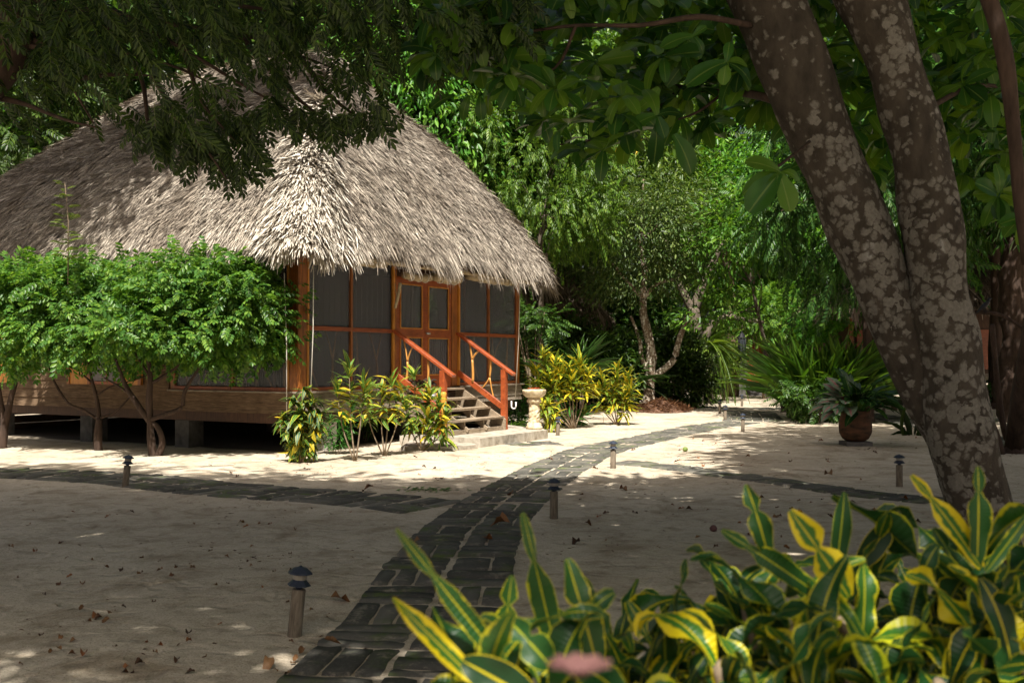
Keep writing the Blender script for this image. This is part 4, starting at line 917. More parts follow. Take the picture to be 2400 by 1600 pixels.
b = MB(); b.lathe([(.16, 0), (.24, .10), (.27, .26), (.25, .42), (.20, .50), (.22, .53), (.19, .54)], 20); b.build('pot_body', M['bright_pot'], t)
p = gp(2070, 948); t = thing('terracotta_pot', 'round pale orange pot under the raised cabin', 'pot', gz(p))
b = MB(); b.lathe([(.16, 0), (.30, .15), (.34, .34), (.26, .52), (.2, .56)], 20); b.build('pot_body', M['bright_pot'], t)

# ------------------------------------------------------------------ tree machinery
LF = T_leaf(.38, .06, .12); LFN = T_leaf(.30, .07, .2); PIN = T_pinnate(6, .34, .13, .3); PINL = T_pinnate(5, .40, .17, .35)
PINU = T_pinnate(4, .40, .20, .2)
def cloud(nm, T, center, radii, nclump, clump_r, per, size, droop=.25, flat=.55, hollow=.45, lo=-1.0, upn=1.0, seed=None, jit=.5):
    rng = np.random.default_rng(seed) if seed is not None else RNG
    c = np.array(center, float); r = np.array(radii, float)
    d = unit(rng.normal(size=(nclump * 3, 3))); d = d[d[:, 2] > lo][:nclump]; n = len(d)
    cc = c + d * r * (hollow + (1 - hollow) * rng.random((n, 1)) ** .55)
    k = np.repeat(np.arange(n), per); m = len(k); cr = clump_r * rng.uniform(.6, 1.25, n)
    g = rng.normal(size=(m, 3)); P = cc[k] + g * cr[k][:, None] * np.array([.55, .55, .55 * flat])
    out = unit(P - cc[k]) * .8 + unit(cc[k] - c) * .6
    D = out + rng.normal(size=(m, 3)) * jit; D[:, 2] -= droop
    N = np.array([0, 0, upn]) + rng.normal(size=(m, 3)) * .38 + out * .25
    nm.inst(T, P, D, N, size * rng.uniform(.65, 1.25, m)); return cc
def trunk_limbs(mb, base, top_, r0, r1, targets, seg=8, bend=.2, lr=.4, k=4):
    base = Vector(base); top_ = Vector(top_); mid = base.lerp(top_, .5) + Vector((random.uniform(-bend, bend), random.uniform(-bend, bend), 0))
    mb.tube([base - Vector((0, 0, .15)), base, base + Vector((0, 0, .12))], [r0 * 1.5, r0 * 1.25, r0], seg)
    limb(mb, [base + Vector((0, 0, .1)), mid, top_], r0, r1, seg, 5, .25)
    for q in targets:
        q = Vector(q); f = random.uniform(.45, 1); s_ = base.lerp(top_, f) if f > .98 else (mid.lerp(top_, (f - .5) / .5) if f > .5 else base.lerp(mid, f / .5))
        m1 = s_.lerp(q, .4) + Vector((random.uniform(-.2, .2), random.uniform(-.2, .2), random.uniform(.0, .35))); limb(mb, [s_, m1, q], r1 * .8 * lr * 2, r1 * .12, 6, k, .25)
def proto_tree(name, T, mat, bark, seed, radii=(3.4, 3.4, 3.0), cz=5.2, nclump=150, per=95, size=.17, clump_r=.85, lo=-.75, r0=.16, flat=.55, droop=.25):
    t = thing(name, '', 'tree'); nm = NM(); cc = cloud(nm, T, (0, 0, cz), radii, nclump, clump_r, per, size, droop, flat, .4, lo, seed=seed)
    mb = MB(); trunk_limbs(mb, (0, 0, 0), (.2, .1, cz), r0, r0 * .5, cc[:14]); mb.build('trunk', M[bark], t); nm.build('crown', M[mat], t); return t
used = set()
def put(proto, loc, s, rot, label, name=None, group=None, cat=None, tilt=(0, 0)):
    if proto.name not in used:
        used.add(proto.name); o = proto; o.location = loc; o.rotation_euler = (tilt[0], tilt[1], rot); o.scale = s if hasattr(s, '__len__') else (s,) * 3; o['label'] = label
        if group: o['group'] = group
    else: o = dup(proto, loc, (tilt[0], tilt[1], rot), label, group, s)
    if cat: o['category'] = cat
    return o
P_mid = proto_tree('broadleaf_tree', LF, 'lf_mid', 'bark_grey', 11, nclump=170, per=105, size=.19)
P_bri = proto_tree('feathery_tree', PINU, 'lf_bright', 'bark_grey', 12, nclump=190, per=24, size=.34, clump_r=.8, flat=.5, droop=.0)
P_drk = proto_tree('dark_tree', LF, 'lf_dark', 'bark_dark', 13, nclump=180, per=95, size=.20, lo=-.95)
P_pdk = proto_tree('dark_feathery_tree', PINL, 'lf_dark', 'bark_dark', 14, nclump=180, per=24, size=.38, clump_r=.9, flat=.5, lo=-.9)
gB = 'trees standing behind the bungalow'
FT = [  # proto, px, py(base on ground y not needed), depth, x from px, scale xy, scale z, rot, label
 (P_pdk, -60, 33, 1.7, 1.75, 'dark feathery tree behind the far left end of the thatched roof'),
 (P_mid, 150, 36, 1.7, 2.1, 'mid green tree behind the left slope of the thatched roof'),
 (P_drk, 420, 35, 1.6, 2.2, 'dark tree behind the ridge of the thatched roof, left one'),
 (P_mid, 640, 37, 1.6, 2.3, 'tall green tree behind the middle of the thatched roof'),
 (P_drk, 830, 33, 1.3, 2.0, 'dark tree directly behind the roof peak'),
 (P_mid, 960, 30, 1.05, 1.75, 'sunlit green tree rising just right of the roof peak'),
 (P_drk, 1060, 32, 1.2, 1.55, 'dense shaded tree right of the roof slope'),
 (P_mid, 1180, 34, 1.3, 2.1, 'tall sunlit tree above the right roof slope'),
 (P_bri, 1262, 29, .66, 1.28, 'bright feathery tree touching the right tip of the thatched roof'),
 (P_mid, 1380, 44, 1.5, 2.2, 'broad tree behind the almond leaves at the top centre'),
 (P_drk, 1560, 56, 1.9, 2.9, 'dark tall tree above the lichen trunked tree'),
 (P_mid, 1800, 56, 1.9, 2.6, 'green tree right of the lichen trunked tree'),
 (P_pdk, 2035, 27, .85, 1.25, 'dark feathery tree seen left of the twin trunks'),
 (P_pdk, 2330, 34, 1.5, 1.8, 'dark feathery tree behind the twin trunks'),
 (P_drk, 2380, 30, 1.5, 1.9, 'very dark tree at the right edge'),
 (P_drk, 2560, 24, 1.4, 1.7, 'dark tree just beyond the right edge'),
 (P_bri, 1790, 50, 1.2, 1.25, 'light green feathery tree far behind the hanging lantern'),
 (P_bri, 1960, 48, 1.1, 1.0, 'light green feathery tree behind the sword leaved clump'),
]
for i, (pr, px, y, s1, s2, lab) in enumerate(FT):
    x = (px - 1200) / FPX * y; put(pr, (x, y, 0), (s1, s1, s2), i * 1.7, lab, group='trees closing the background')
# wood far behind everything
nm = NM(); TB = T_leaf(.5, .08, .1)
n = 26000; th = RNG.uniform(-.95, .95, n); rad = RNG.uniform(54, 66, n); P = np.stack([rad * np.sin(th), rad * np.cos(th), RNG.uniform(0, 1, n) ** .8 * (17 + 3 * np.sin(th * 23) + 2 * np.sin(th * 51))], 1)
nm.inst(TB, P, rnd(n) + np.array([0, -.4, -.2]), rnd(n) * .5 + np.array([0, -.4, 1]), RNG.uniform(.5, 1.15, n))
tag(nm.build('far_wood', M['lf_mid']), 'distant wood closing off the view behind all the trees', 'wood', kind='stuff')

# lichen trunked tree in the middle
base = gz(gp(1519, 962)); D0 = base.y
t = thing('lichen_tree', 'small tree with pale speckled trunk forking low, standing in a mound of mulch', 'tree', base)
mb = MB()
def rel(px, py, dy=0.0): return at(px, py, D0 + dy) - base
mb.tube([rel(1519, 968), rel(1519, 955), rel(1521, 925)], [.34, .25, .19], 10, .3)
limb(mb, [rel(1521, 930), rel(1523, 880), rel(1527, 830), rel(1520, 790), rel(1508, 740), rel(1506, 700)], .19, .12, 10, 5, .2)
limb(mb, [rel(1529, 885), rel(1550, 870), rel(1580, 840), rel(1590, 800), rel(1603, 765), rel(1612, 740)], .125, .085, 9, 5, .2)
limb(mb, [rel(1515, 865), rel(1503, 835), rel(1500, 800), rel(1488, 765), rel(1478, 740)], .09, .05, 8, 5, .2)
limb(mb, [rel(1506, 700), rel(1511, 640), rel(1503, 580), rel(1505, 500), rel(1508, 420)], .12, .03, 8, 5, .2)
limb(mb, [rel(1506, 700), rel(1540, 665), rel(1585, 650, .5), rel(1640, 600, 1)], .08, .02, 7, 5, .2)
limb(mb, [rel(1508, 700), rel(1470, 660), rel(1430, 610, -.5), rel(1380, 560, -1)], .08, .02, 7, 5, .2)
limb(mb, [rel(1505, 560), rel(1540, 530), rel(1550, 500, -.4)], .05, .015, 6, 5, .2)
mb.build('trunk', M['bark_lichen'], t)
nm = NM(); cN = rel(1510, 560)
cloud(nm, LFN, cN, (2.95, 2.6, 2.35), 190, .8, 95, .17, .3, .6, .3, -.85)
nm.build('crown', M['lf_olive'], t)
nm = NM(); cc = rel(1462, 345, -2.2)
A = RNG.uniform(0, 6.28, 60); nm.inst(LFN, np.array(cc) + rnd(60) * .18, np.stack([np.cos(A) * .5, np.sin(A) * .5, np.ones(60)], 1), rnd(60), .2)
m_y = simple('yellow_bloom', [(0.3, (0.5, 0.30, 0.02)), (0.7, (0.65, 0.45, 0.05))], 10, 0.6); M['bloom'] = m_y; nm.build('blossom', m_y, t)
# bright leaved tree right of it
bb = gz(Vector((6.9, 31.5, 0))); tb = thing('bright_tree', 'slender tree with sunlit bright green leaves between the lichen trunked tree and the twin trunks', 'tree', bb)
mb = MB(); ctr = at(1715, 560, 30.5) - bb; nm = NM(); cc = cloud(nm, LF, ctr, (1.15, 1.1, 1.8), 38, .55, 60, .21, .3, .6, .2)
c2 = cloud(nm, LF, ctr + Vector((-.2, .4, -2.2)), (1.2, 1.0, .6), 12, .5, 50, .19, .3, .6, .2)
trunk_limbs(mb, (1.6, .6, 0), (.3, .2, ctr.z + .3), .075, .045, [tuple(q) for q in cc[:8]] + [tuple(q) for q in c2[:4]], 7); mb.build('trunk', M['bark_grey'], tb); nm.build('crown', M['lf_mid'], tb)
# mulch mound
mc = gp(1548, 966); mb = MB(); 
prof = []
for k in range(9):
    f = k / 8; prof.append((.95 * (1 - f) ** .8 + .02, -.05 + .42 * f ** .8))
mb.lathe(prof, 40, (mc.x + .1, mc.y + .6, 0), True, fn=lambda a, z: .12 * noise.noise(Vector((math.cos(a) * 2, math.sin(a) * 2, z * 5))))
mo = mb.build('mulch_mound', M['mulch']); tag(mo, 'reddish mound of dry needles and mulch at the foot of the lichen trunked tree', 'mulch', kind='stuff')
nm = NM(); n = 1800; A = RNG.uniform(0, 6.28, n); rr = .95 * np.sqrt(RNG.random(n)); P = np.stack([mc.x + .1 + rr * np.cos(A), mc.y + .6 + rr * np.sin(A), .40 * (1 - (rr / .98)) ** .8 + .03], 1)
A2 = RNG.uniform(0, 6.28, n); nm.inst(T_leaf(.1, .02, .1), P, np.stack([np.cos(A2), np.sin(A2), RNG.normal(0, .35, n)], 1), np.tile([0, 0, 1.], (n, 1)), RNG.uniform(.1, .28, n)); ln = nm.build('needles', M['dry'], mo)

# trunk with hanging fern, lantern tree
b0 = gz(Vector((7.2, 39, 0))); t = thing('fern_tree', 'brown trunk leaning left with a heavy horizontal limb, left of the pink flowered bush', 'tree', b0)
mb = MB(); R2 = lambda px, py, dy=0: at(px, py, 39 + dy) - b0
mb.tube([R2(1648, 955), R2(1646, 930), R2(1640, 890)], [.55, .36, .30], 10, .5)
limb(mb, [R2(1641, 895), R2(1636, 840), R2(1632, 790), R2(1625, 720)], .30, .22, 10, 5, .3)
limb(mb, [R2(1634, 830), R2(1668, 765), R2(1700, 742), R2(1740, 748), R2(1790, 755)], .17, .07, 8, 5, .3)
limb(mb, [R2(1625, 730), R2(1660, 640), R2(1700, 560)], .2, .08, 8, 5, .3); limb(mb, [R2(1630, 740), R2(1590, 660), R2(1560, 560)], .18, .07, 8, 5, .3)
mb.build('trunk', M['bark_grey'], t); nm = NM(); cloud(nm, LF, R2(1540, 470, 7), (3.0, 1.8, 2.0), 60, .9, 80, .24, lo=-.5); nm.build('crown', M['lf_mid'], t)
fp = at(1650, 815, 38.6); ft = blade_plant('hanging_fern', 'fern with arching yellow green blades growing on the brown trunk', 'fern', fp, 260, 1.5, .07, 'lf_fern', .25, 1.9, -.2, 1.0)
lp = at(1739, 812, 38.8); t = thing('hanging_lantern', 'black hanging lantern on a rope below the horizontal limb', 'lantern', lp, 0, None, .8)
b = MB(); b.lathe([(.20, .42), (.17, .44), (.10, .60), (.03, .66), (.02, .76)], 8, smooth=False); b.build('lantern_roof', M['black'], t)
b = MB(); b.lathe([(.17, -.36), (.20, -.34), (.19, -.30)], 8, smooth=False)
for k in range(8):
    a = 2 * math.pi * k / 8; b.tube([(.18 * math.cos(a), .18 * math.sin(a), -.34), (.18 * math.cos(a), .18 * math.sin(a), .44)], .014, 5)
b.build('cage', M['black'], t)
b = MB(); b.lathe([(.13, -.30), (.15, -.2), (.15, .3), (.12, .4)], 16); b.build('glass', M['glass_dark'], t)
b = MB(); b.tube([(0, 0, .74), (0.02, 0, 1.15)], .02, 6); b.build('rope', M['bark_dark'], t)
# understory shrubs
def shrub(name, label, px, y, rx, rz, T, mat, nclump, per, size, cz=None, ry=None, lo=-.6, clump_r=.4, droop=.2, group=None, extra=None, flat=.6):
    x = (px - 1200) / FPX * y; loc = Vector((x, y, 0)); t = thing(name, label, 'shrub', loc, 0, group); cz = rz * .85 if cz is None else cz
    nm = NM(); cc = cloud(nm, T, (0, 0, cz), (rx, ry or rx * .8, rz), nclump, clump_r, per, size, droop, flat, .35, lo)
    mb = MB()
    for k in range(6):
        q = Vector(cc[k]); limb(mb, [Vector((random.uniform(-.1, .1), random.uniform(-.1, .1), -.05)), Vector((q.x * .4, q.y * .4, q.z * .5)), q], .03, .008, 6, 3)
    mb.build('stem', M['stem'], t); nm.build('foliage', M[mat], t); return t
gS = 'shrubs growing under the background trees'
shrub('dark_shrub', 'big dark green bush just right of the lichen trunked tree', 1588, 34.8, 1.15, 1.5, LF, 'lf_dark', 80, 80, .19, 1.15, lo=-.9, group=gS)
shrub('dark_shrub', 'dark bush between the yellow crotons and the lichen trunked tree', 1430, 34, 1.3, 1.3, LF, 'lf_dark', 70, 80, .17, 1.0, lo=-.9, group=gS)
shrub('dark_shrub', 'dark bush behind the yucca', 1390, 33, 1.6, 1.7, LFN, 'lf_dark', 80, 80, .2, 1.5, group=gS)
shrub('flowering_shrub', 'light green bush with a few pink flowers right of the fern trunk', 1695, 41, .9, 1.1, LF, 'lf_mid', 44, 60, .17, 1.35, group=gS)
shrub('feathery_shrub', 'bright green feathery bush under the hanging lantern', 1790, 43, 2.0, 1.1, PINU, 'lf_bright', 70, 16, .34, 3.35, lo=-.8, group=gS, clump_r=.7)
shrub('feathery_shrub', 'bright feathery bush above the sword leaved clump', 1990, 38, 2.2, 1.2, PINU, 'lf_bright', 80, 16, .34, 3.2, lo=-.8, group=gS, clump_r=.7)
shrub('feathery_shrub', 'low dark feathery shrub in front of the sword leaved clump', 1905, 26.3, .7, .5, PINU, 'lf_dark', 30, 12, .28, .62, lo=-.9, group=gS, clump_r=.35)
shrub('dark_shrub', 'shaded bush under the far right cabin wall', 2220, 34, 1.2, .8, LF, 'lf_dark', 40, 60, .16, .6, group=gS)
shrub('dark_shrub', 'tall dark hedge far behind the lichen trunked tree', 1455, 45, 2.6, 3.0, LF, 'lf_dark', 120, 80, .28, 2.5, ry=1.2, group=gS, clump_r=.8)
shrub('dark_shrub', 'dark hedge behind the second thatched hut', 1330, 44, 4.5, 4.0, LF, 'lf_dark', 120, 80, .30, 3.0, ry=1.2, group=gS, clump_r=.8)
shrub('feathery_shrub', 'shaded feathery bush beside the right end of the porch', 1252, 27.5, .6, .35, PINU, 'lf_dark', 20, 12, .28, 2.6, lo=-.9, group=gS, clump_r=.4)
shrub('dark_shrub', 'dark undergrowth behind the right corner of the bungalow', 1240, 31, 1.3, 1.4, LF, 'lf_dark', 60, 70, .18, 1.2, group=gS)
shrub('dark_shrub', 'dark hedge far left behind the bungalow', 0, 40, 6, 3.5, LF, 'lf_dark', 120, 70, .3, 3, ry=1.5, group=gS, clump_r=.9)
for (px, py) in ((1657, 848), (1656, 856), (1673, 857)):
    flower(at(px, py, 39.3), .13, 'pinkflower', {1657: 'pink blossom on the light green bush, top left one', 1656: 'pink blossom on the light green bush, lower left one', 1673: 'pink blossom on the light green bush, right one'}[px], group='pink flowers on the far bush', tilt=-.2)
# small palms in the shade
for (px, y, L_, lab) in ((1470, 33, 1.5, 'dark palm like plant left behind the lichen trunk'), (1420, 34, 1.7, 'dark palm like plant behind the sunny croton bed'), (2140, 22, 1.1, 'thin seedling in the sand right of the big pot')):
    blade_plant('palm_plant', lab, 'plant', gz(Vector(((px - 1200) / FPX * y, y, 0))), 46 if L_ > 1.2 else 12, L_, .07 if L_ > 1.2 else .03, 'lf_dark', .2, 1.0, .5, 1.5, .6 if L_ > 1.2 else 0.0, gS)

# second thatched hut, stone hut with door, right hand cabin
def hut(name, label, loc, rot, lx, ly, z0, z1, n, ea=.5, wall='dark_wood', zf=0.0):
    t = thing(name, label, 'hut', loc, rot)
    thatch(t, lx, ly, ea, lx * .4, z0, z1, n, M['thatch_old'], lambda u, v, a, b_: np.ones_like(u), .5, .04, fringe=3500, base_step=.3, seed=5, fringe_len=.6)
    b = MB(); b.box((.1, .1, zf), (lx - .1, ly - .1, z0)); b.build('wall', M[wall], t)
    for x in (.1, lx - .1):
        b = MB(); b.bar((x, .05, 0), (x, .05, z0), .16, .16, (0, 1, 0)); b.build('post', M['wood_v'], t)
    return t
hut('thatched_hut', 'brown thatched hut half hidden behind the right corner of the bungalow', (-1.6, 33.5, 0), .15, 4.4, 5, 2.9, 6.2, 9000)
cb = hut('thatched_cabin', 'raised wooden cabin on pale piers at the far right behind the twin trunks', (12.0, 36.5, 0), -.05, 9, 6, 3.4, 7.0, 9000, .8, 'dark_wood', 1.0)
for x0 in (.3, 2.0, 4.6): 
    b = MB(); b.box((x0, .0, 1.3), (x0 + .5, .06, 2.7)); b.build('shutter', M['wood_h'], cb)
for i in range(4):
    b = MB(); b.box((.1 + i * 2.85, .0, 0), (.5 + i * 2.85, .4, .98)); b.build('pier', M['pier'], cb)
b = MB(); lap(b, 0, .05, 9, .05, .8, 1.15, 2, (0, -1, 0)); b.build('skirt_board', M['weathered'], cb)
for x0 in (.9, 2.6, 5.2):
    b = MB(); b.box((x0, .04, 1.3), (x0 + 1.0, .09, 2.7)); b.build('window', M['glass_dark'], cb)
t = thing('stone_hut', 'grey stone block hut with a brown double door far down the path', 'hut', (10.4, 47.5, 0), 0)
b = MB()
for r in range(9):
    for c_ in range(2): b.box((c_ * .26 + (.0), -.02 * ((r + c_) % 2), r * .36 + .01), (c_ * .26 + .25, .4, r * .36 + .35))
b.box((1.25, 0, 0), (5, .4, 3.2)); b.box((.02, .06, 0), (.5, .4, 3.2)); b.box((.5, .1, 2.45), (1.3, .4, 3.2)); b.build('wall', M['block'], t)
b = MB(); b.box((.53, .12, .42), (.87, .18, 2.45)); b.box((.89, .12, .42), (1.24, .18, 2.45))
for x0 in (.57, .93):
    for z0, z1 in ((.55, 1.2), (1.3, 2.3)): b.box((x0, .09, z0), (x0 + .26, .12, z1))
b.build('door', M['wood_h'], t)
for k in range(3):
    b = MB(); b.box((.45, -.3 * (3 - k), k * .14), (1.6, -.3 * (2 - k), k * .14 + .14)); b.build('step', M['block'], t)
b = MB(); b.add([(-.5, -.8, 3.1), (5.6, -.8, 3.1), (5.6, 4.5, 4.6), (-.5, 4.5, 4.6), (-.5, -.8, 3.2), (5.6, -.8, 3.2), (5.6, 4.5, 4.7), (-.5, 4.5, 4.7)], [(0, 1, 2, 3), (7, 6, 5, 4), (0, 4, 5, 1), (1, 5, 6, 2), (2, 6, 7, 3), (3, 7, 4, 0)]); b.build('roof', M['thatch_base'], t)
# a tree with red brown trunk in front of the hut
x = (1716 - 1200) / FPX * 46
tt = thing('tan_trunk_tree', 'reddish straight trunk standing beside the stone hut', 'tree', (x, 46, 0)); mb = MB()
limb(mb, [(0, 0, -.1), (.05, 0, 2), (-.1, 0, 5), (-.6, 0, 9)], .30, .18, 9, 5, .3); mb.build('trunk', M['bark_tan'], tt); nm = NM(); cloud(nm, LF, (-.6, 0, 9.5), (3.5, 3, 2.2), 90, .9, 70, .28); nm.build('crown', M['lf_mid'], tt)

# umbrella shaped small trees in front of the long wall
def umbrella(label, base, limbs, clouds, bark='bark_dark', r0=.085):
    t = thing('umbrella_tree', label, 'tree', base, 0, 'flat topped feathery trees in front of the long wall'); mb = MB()
    for (pts, a, c_) in limbs: limb(mb, [Vector(p) - base for p in pts], a * .85, c_ * .85, 8, 5, .45)
    mb.build('trunk', M[bark], t); nm = NM()
    for (c_, r_, n_) in clouds:
        cloud(nm, PINU, Vector(c_) - base, r_, n_, .36, 15, .25, .16, .5, .2, -.8, 1.0, jit=.6)
    nm.build('crown', M['lf_umbrella'], t); return t
ZU = 17.0
A_ = lambda px, py, dy=0: at(px, py, ZU + dy)
base = gz(gp(362, 1068)); ZU = base.y
umbrella('flat topped feathery tree with a knotted twisting trunk, nearest the porch', base, [
  ([A_(362, 1075), A_(356, 1040), A_(352, 990), A_(350, 930), A_(352, 880), A_(345, 830)], .085, .04),
  ([A_(372, 1070), A_(382, 1035), A_(368, 1000), A_(345, 985)], .07, .05),
  ([A_(348, 985), A_(325, 950), A_(300, 915), A_(285, 880), A_(270, 840)], .06, .025), ([A_(350, 985), A_(385, 972), A_(425, 955), A_(432, 920), A_(455, 880), A_(480, 840)], .055, .025),
  ([A_(352, 900), A_(385, 880), A_(420, 855), A_(450, 820)], .035, .015), ([A_(350, 880), A_(330, 850), A_(310, 815)], .03, .012), ([A_(300, 920), A_(270, 900), A_(235, 880)], .025, .012)],
  [(A_(455, 745, .2), (1.45, 1.1, .72), 100), (A_(400, 815, .3), (.5, .5, .28), 14), (A_(535, 815, .1), (.45, .5, .26), 14), (A_(590, 745, .1), (.58, .8, .70), 42), (A_(615, 800, .2), (.32, .4, .36), 12), (A_(450, 655, .2), (1.0, .9, .42), 50), (A_(560, 665), (.6, .6, .35), 26), (A_(330, 770, -.5), (.7, .5, .4), 24)])
base = gz(gp(232, 1055)); ZU = base.y
umbrella('flat topped feathery tree with a straight bare lower trunk, middle one of three', base, [
  ([A_(232, 1062), A_(230, 1020), A_(232, 980)], .085, .07), ([A_(232, 985), A_(195, 960), A_(160, 945), A_(130, 900), A_(115, 860)], .035, .018), ([A_(232, 985), A_(228, 940), A_(215, 890), A_(205, 840)], .05, .02),
  ([A_(235, 980), A_(270, 965), A_(305, 930)], .03, .015), ([A_(218, 900), A_(190, 870), A_(180, 830)], .02, .012), ([A_(222, 930), A_(262, 905), A_(330, 885), A_(400, 850)], .022, .01)],
  [(A_(215, 745), (1.35, 1.1, .72), 90), (A_(270, 825), (.5, .5, .3), 15), (A_(80, 830, .2), (.5, .5, .26), 14), (A_(150, 665, .2), (1.0, .9, .38), 44), (A_(290, 650, .2), (.8, .8, .32), 36), (A_(120, 790, -.4), (.7, .5, .35), 24)])
sp = at(160, 600, 17.2); t = None
base = gz(gp(2, 1050)); ZU = base.y
umbrella('flat topped feathery tree cut by the left edge', base, [
  ([A_(5, 1058), A_(10, 1000), A_(22, 950), A_(35, 890), A_(40, 840)], .10, .04), ([A_(10, 1000), A_(0, 930), A_(-15, 860)], .07, .03)],
  [(A_(40, 740), (1.2, 1.0, .6), 70), (A_(-60, 700), (1.2, 1.0, .6), 50), (A_(30, 655), (.6, .7, .3), 22)])
nm = NM(); n = 34; f = np.linspace(0, 1, n); c0 = at(160, 610, 17.3); c1 = at(152, 428, 17.3)
P = np.array(c0)[None] * (1 - f[:, None]) + np.array(c1)[None] * f[:, None] + rnd(n) * .02; A = RNG.uniform(0, 6.28, n)
t = thing('tall_shoot', 'thin bright yellow green feathery shoot sticking up in front of the thatch at the left', 'shoot', c0)
nm.inst(PIN, P - np.array(c0), np.stack([np.cos(A), np.sin(A), .5 + 0 * A], 1), np.tile([0, 0, 1.], (n, 1)) + rnd(n) * .3, .26 * (1.1 - .6 * f)); nm.build('leaves', M['lf_fern'], t)
b = MB(); b.tube([Vector((0, 0, -.4)), (c1 - c0) * .5 + Vector((.03, 0, 0)), c1 - c0], [.012, .008, .004], 5); b.build('stem', M['stem'], t)

# ------------------------------------------------------------------ twin trunked almond tree at the right
DT = 7.4
base = gz(Vector((3.62, DT, 0))); t = thing('almond_tree', 'large almond tree with two leaning lichen covered trunks and broad glossy leaves', 'tree', base)
Q = lambda px, py, dy=0.0: at(px, py, DT + dy) - base
def tri(mb, rows, seg=16, k=4, wob=.16, dd=0.0):
    """rows: (px_left, px_right, py) outline of a trunk"""
    pts = []; rad = []
    for l, r, y in rows:
        c = Q((l + r) / 2, y, dd); pts.append((c.x, c.y, c.z, (r - l) / 2 / FPX * DT * .97))
    c = curve(pts, k); mb.tube([Vector(p[:3]) for p in c], [p[3] for p in c], seg, wob)
mb = MB()
tri(mb, [(1680, 1860, -70), (1710, 1884, 0), (1784, 1951, 179), (1866, 2013, 357), (1937, 2094, 536), (2000, 2142, 680), (2057, 2197, 804), (2112, 2247, 919), (2179, 2302, 1046), (2238, 2358, 1180), (2290, 2425, 1400), (2300, 2450, 1460)], 20, 5, .16, .13)
tri(mb, [(1935, 2095, -70), (1960, 2116, 0), (2040, 2165, 179), (2089, 2219, 357), (2116, 2254, 536), (2127, 2262, 620), (2134, 2280, 730), (2140, 2293, 804), (2158, 2306, 890), (2176, 2330, 1030), (2200, 2347, 1100), (2236, 2378, 1220), (2275, 2440, 1400), (2285, 2470, 1460)], 20, 5, .16, -.03)
mb.build('trunk', M['bark_twin'], t)
mb = MB()
limb(mb, [Q(1860, 250), Q(1780, 225, .3), Q(1700, 215, .8), Q(1600, 205, 1.3), Q(1500, 190, 1.8), Q(1380, 150, 2.2)], .035, .012, 7)
limb(mb, [Q(1760, 60), Q(1640, 40, -.3), Q(1500, 60, -.4), Q(1350, 60, -.2), Q(1200, 80, 0)], .024, .010, 7)
limb(mb, [Q(1700, 215, .8), Q(1640, 260, .6), Q(1590, 280, .5)], .014, .007, 6); limb(mb, [Q(1900, 330), Q(1850, 370, -.6), Q(1800, 405, -1.2), Q(1775, 412, -1.5)], .012, .006, 6)
limb(mb, [Q(1600, 205, 1.3), Q(1540, 250, 1), Q(1480, 290, 1)], .016, .007, 6); limb(mb, [Q(1500, 190, 1.8), Q(1430, 260, 1.6), Q(1380, 330, 1.4), Q(1290, 340, 1.2)], .016, .006, 6)
limb(mb, [Q(2110, 300), Q(2200, 240, .5), Q(2300, 200, 1), Q(2420, 220, 1.5)], .03, .012, 7)
limb(mb, [Q(2300, -60, -1), Q(2335, 60, -1), Q(2365, 200, -1), Q(2385, 420, -1), Q(2410, 620, -1)], .058, .035, 9)
limb(mb, [Q(1200, 80), Q(1120, 130, .2), Q(1080, 200, .3)], .012, .006, 6); limb(mb, [Q(1350, 60, -.2), Q(1300, 160, 0), Q(1180, 190, .1)], .014, .006, 6)
mb.build('branch', M['bark_dark'], t)
TAL = [T_grid(4, 6, (lambda q, w_=w_: w_ * (.10 + .90 * math.sin(math.pi * min(1, .06 + q ** 1.35 * .80)) ** .9) * (1 if q < .93 else .72)), ar, fo, 0, .05, 1.5, ar * 9) for (w_, ar, fo) in ((.26, .5, .12), (.23, .9, .05), (.28, .2, .16))]
nm = NM()
def rosette(c, n, L, axis, spread=1.0):
    axis = np.array(axis, float); axis /= np.linalg.norm(axis)
    h = np.array([1., 0, .01]) if abs(axis[0]) < .9 else np.array([0, 1., 0]); X = np.cross(axis, h); X /= np.linalg.norm(X); Y = np.cross(axis, X)
    a0 = random.random() * 6.28
    for i in range(n):
        a = a0 + i * 2.4 + random.uniform(-.2, .2); e = random.uniform(.05, .7) / spread
        d = (X * math.cos(a) + Y * math.sin(a)) * math.cos(e) + axis * math.sin(e); d = d + np.array([0, 0, -.28]); d /= np.linalg.norm(d)
        nn = axis - d * .3 + np.array([0, -.15, .35]) + RNG.normal(size=3) * .25
        nm.inst(TAL[random.randrange(3)], [np.array(c) + d * .02], [d], [nn], L * random.uniform(.6, 1.12))
def alm(px, py, dy, n=7, L=.26, ax=None):
    c = Q(px, py, dy); rosette(c, n, L, ax or (random.uniform(-.5, .3), random.uniform(-.9, .1), random.uniform(-.1, 1)))
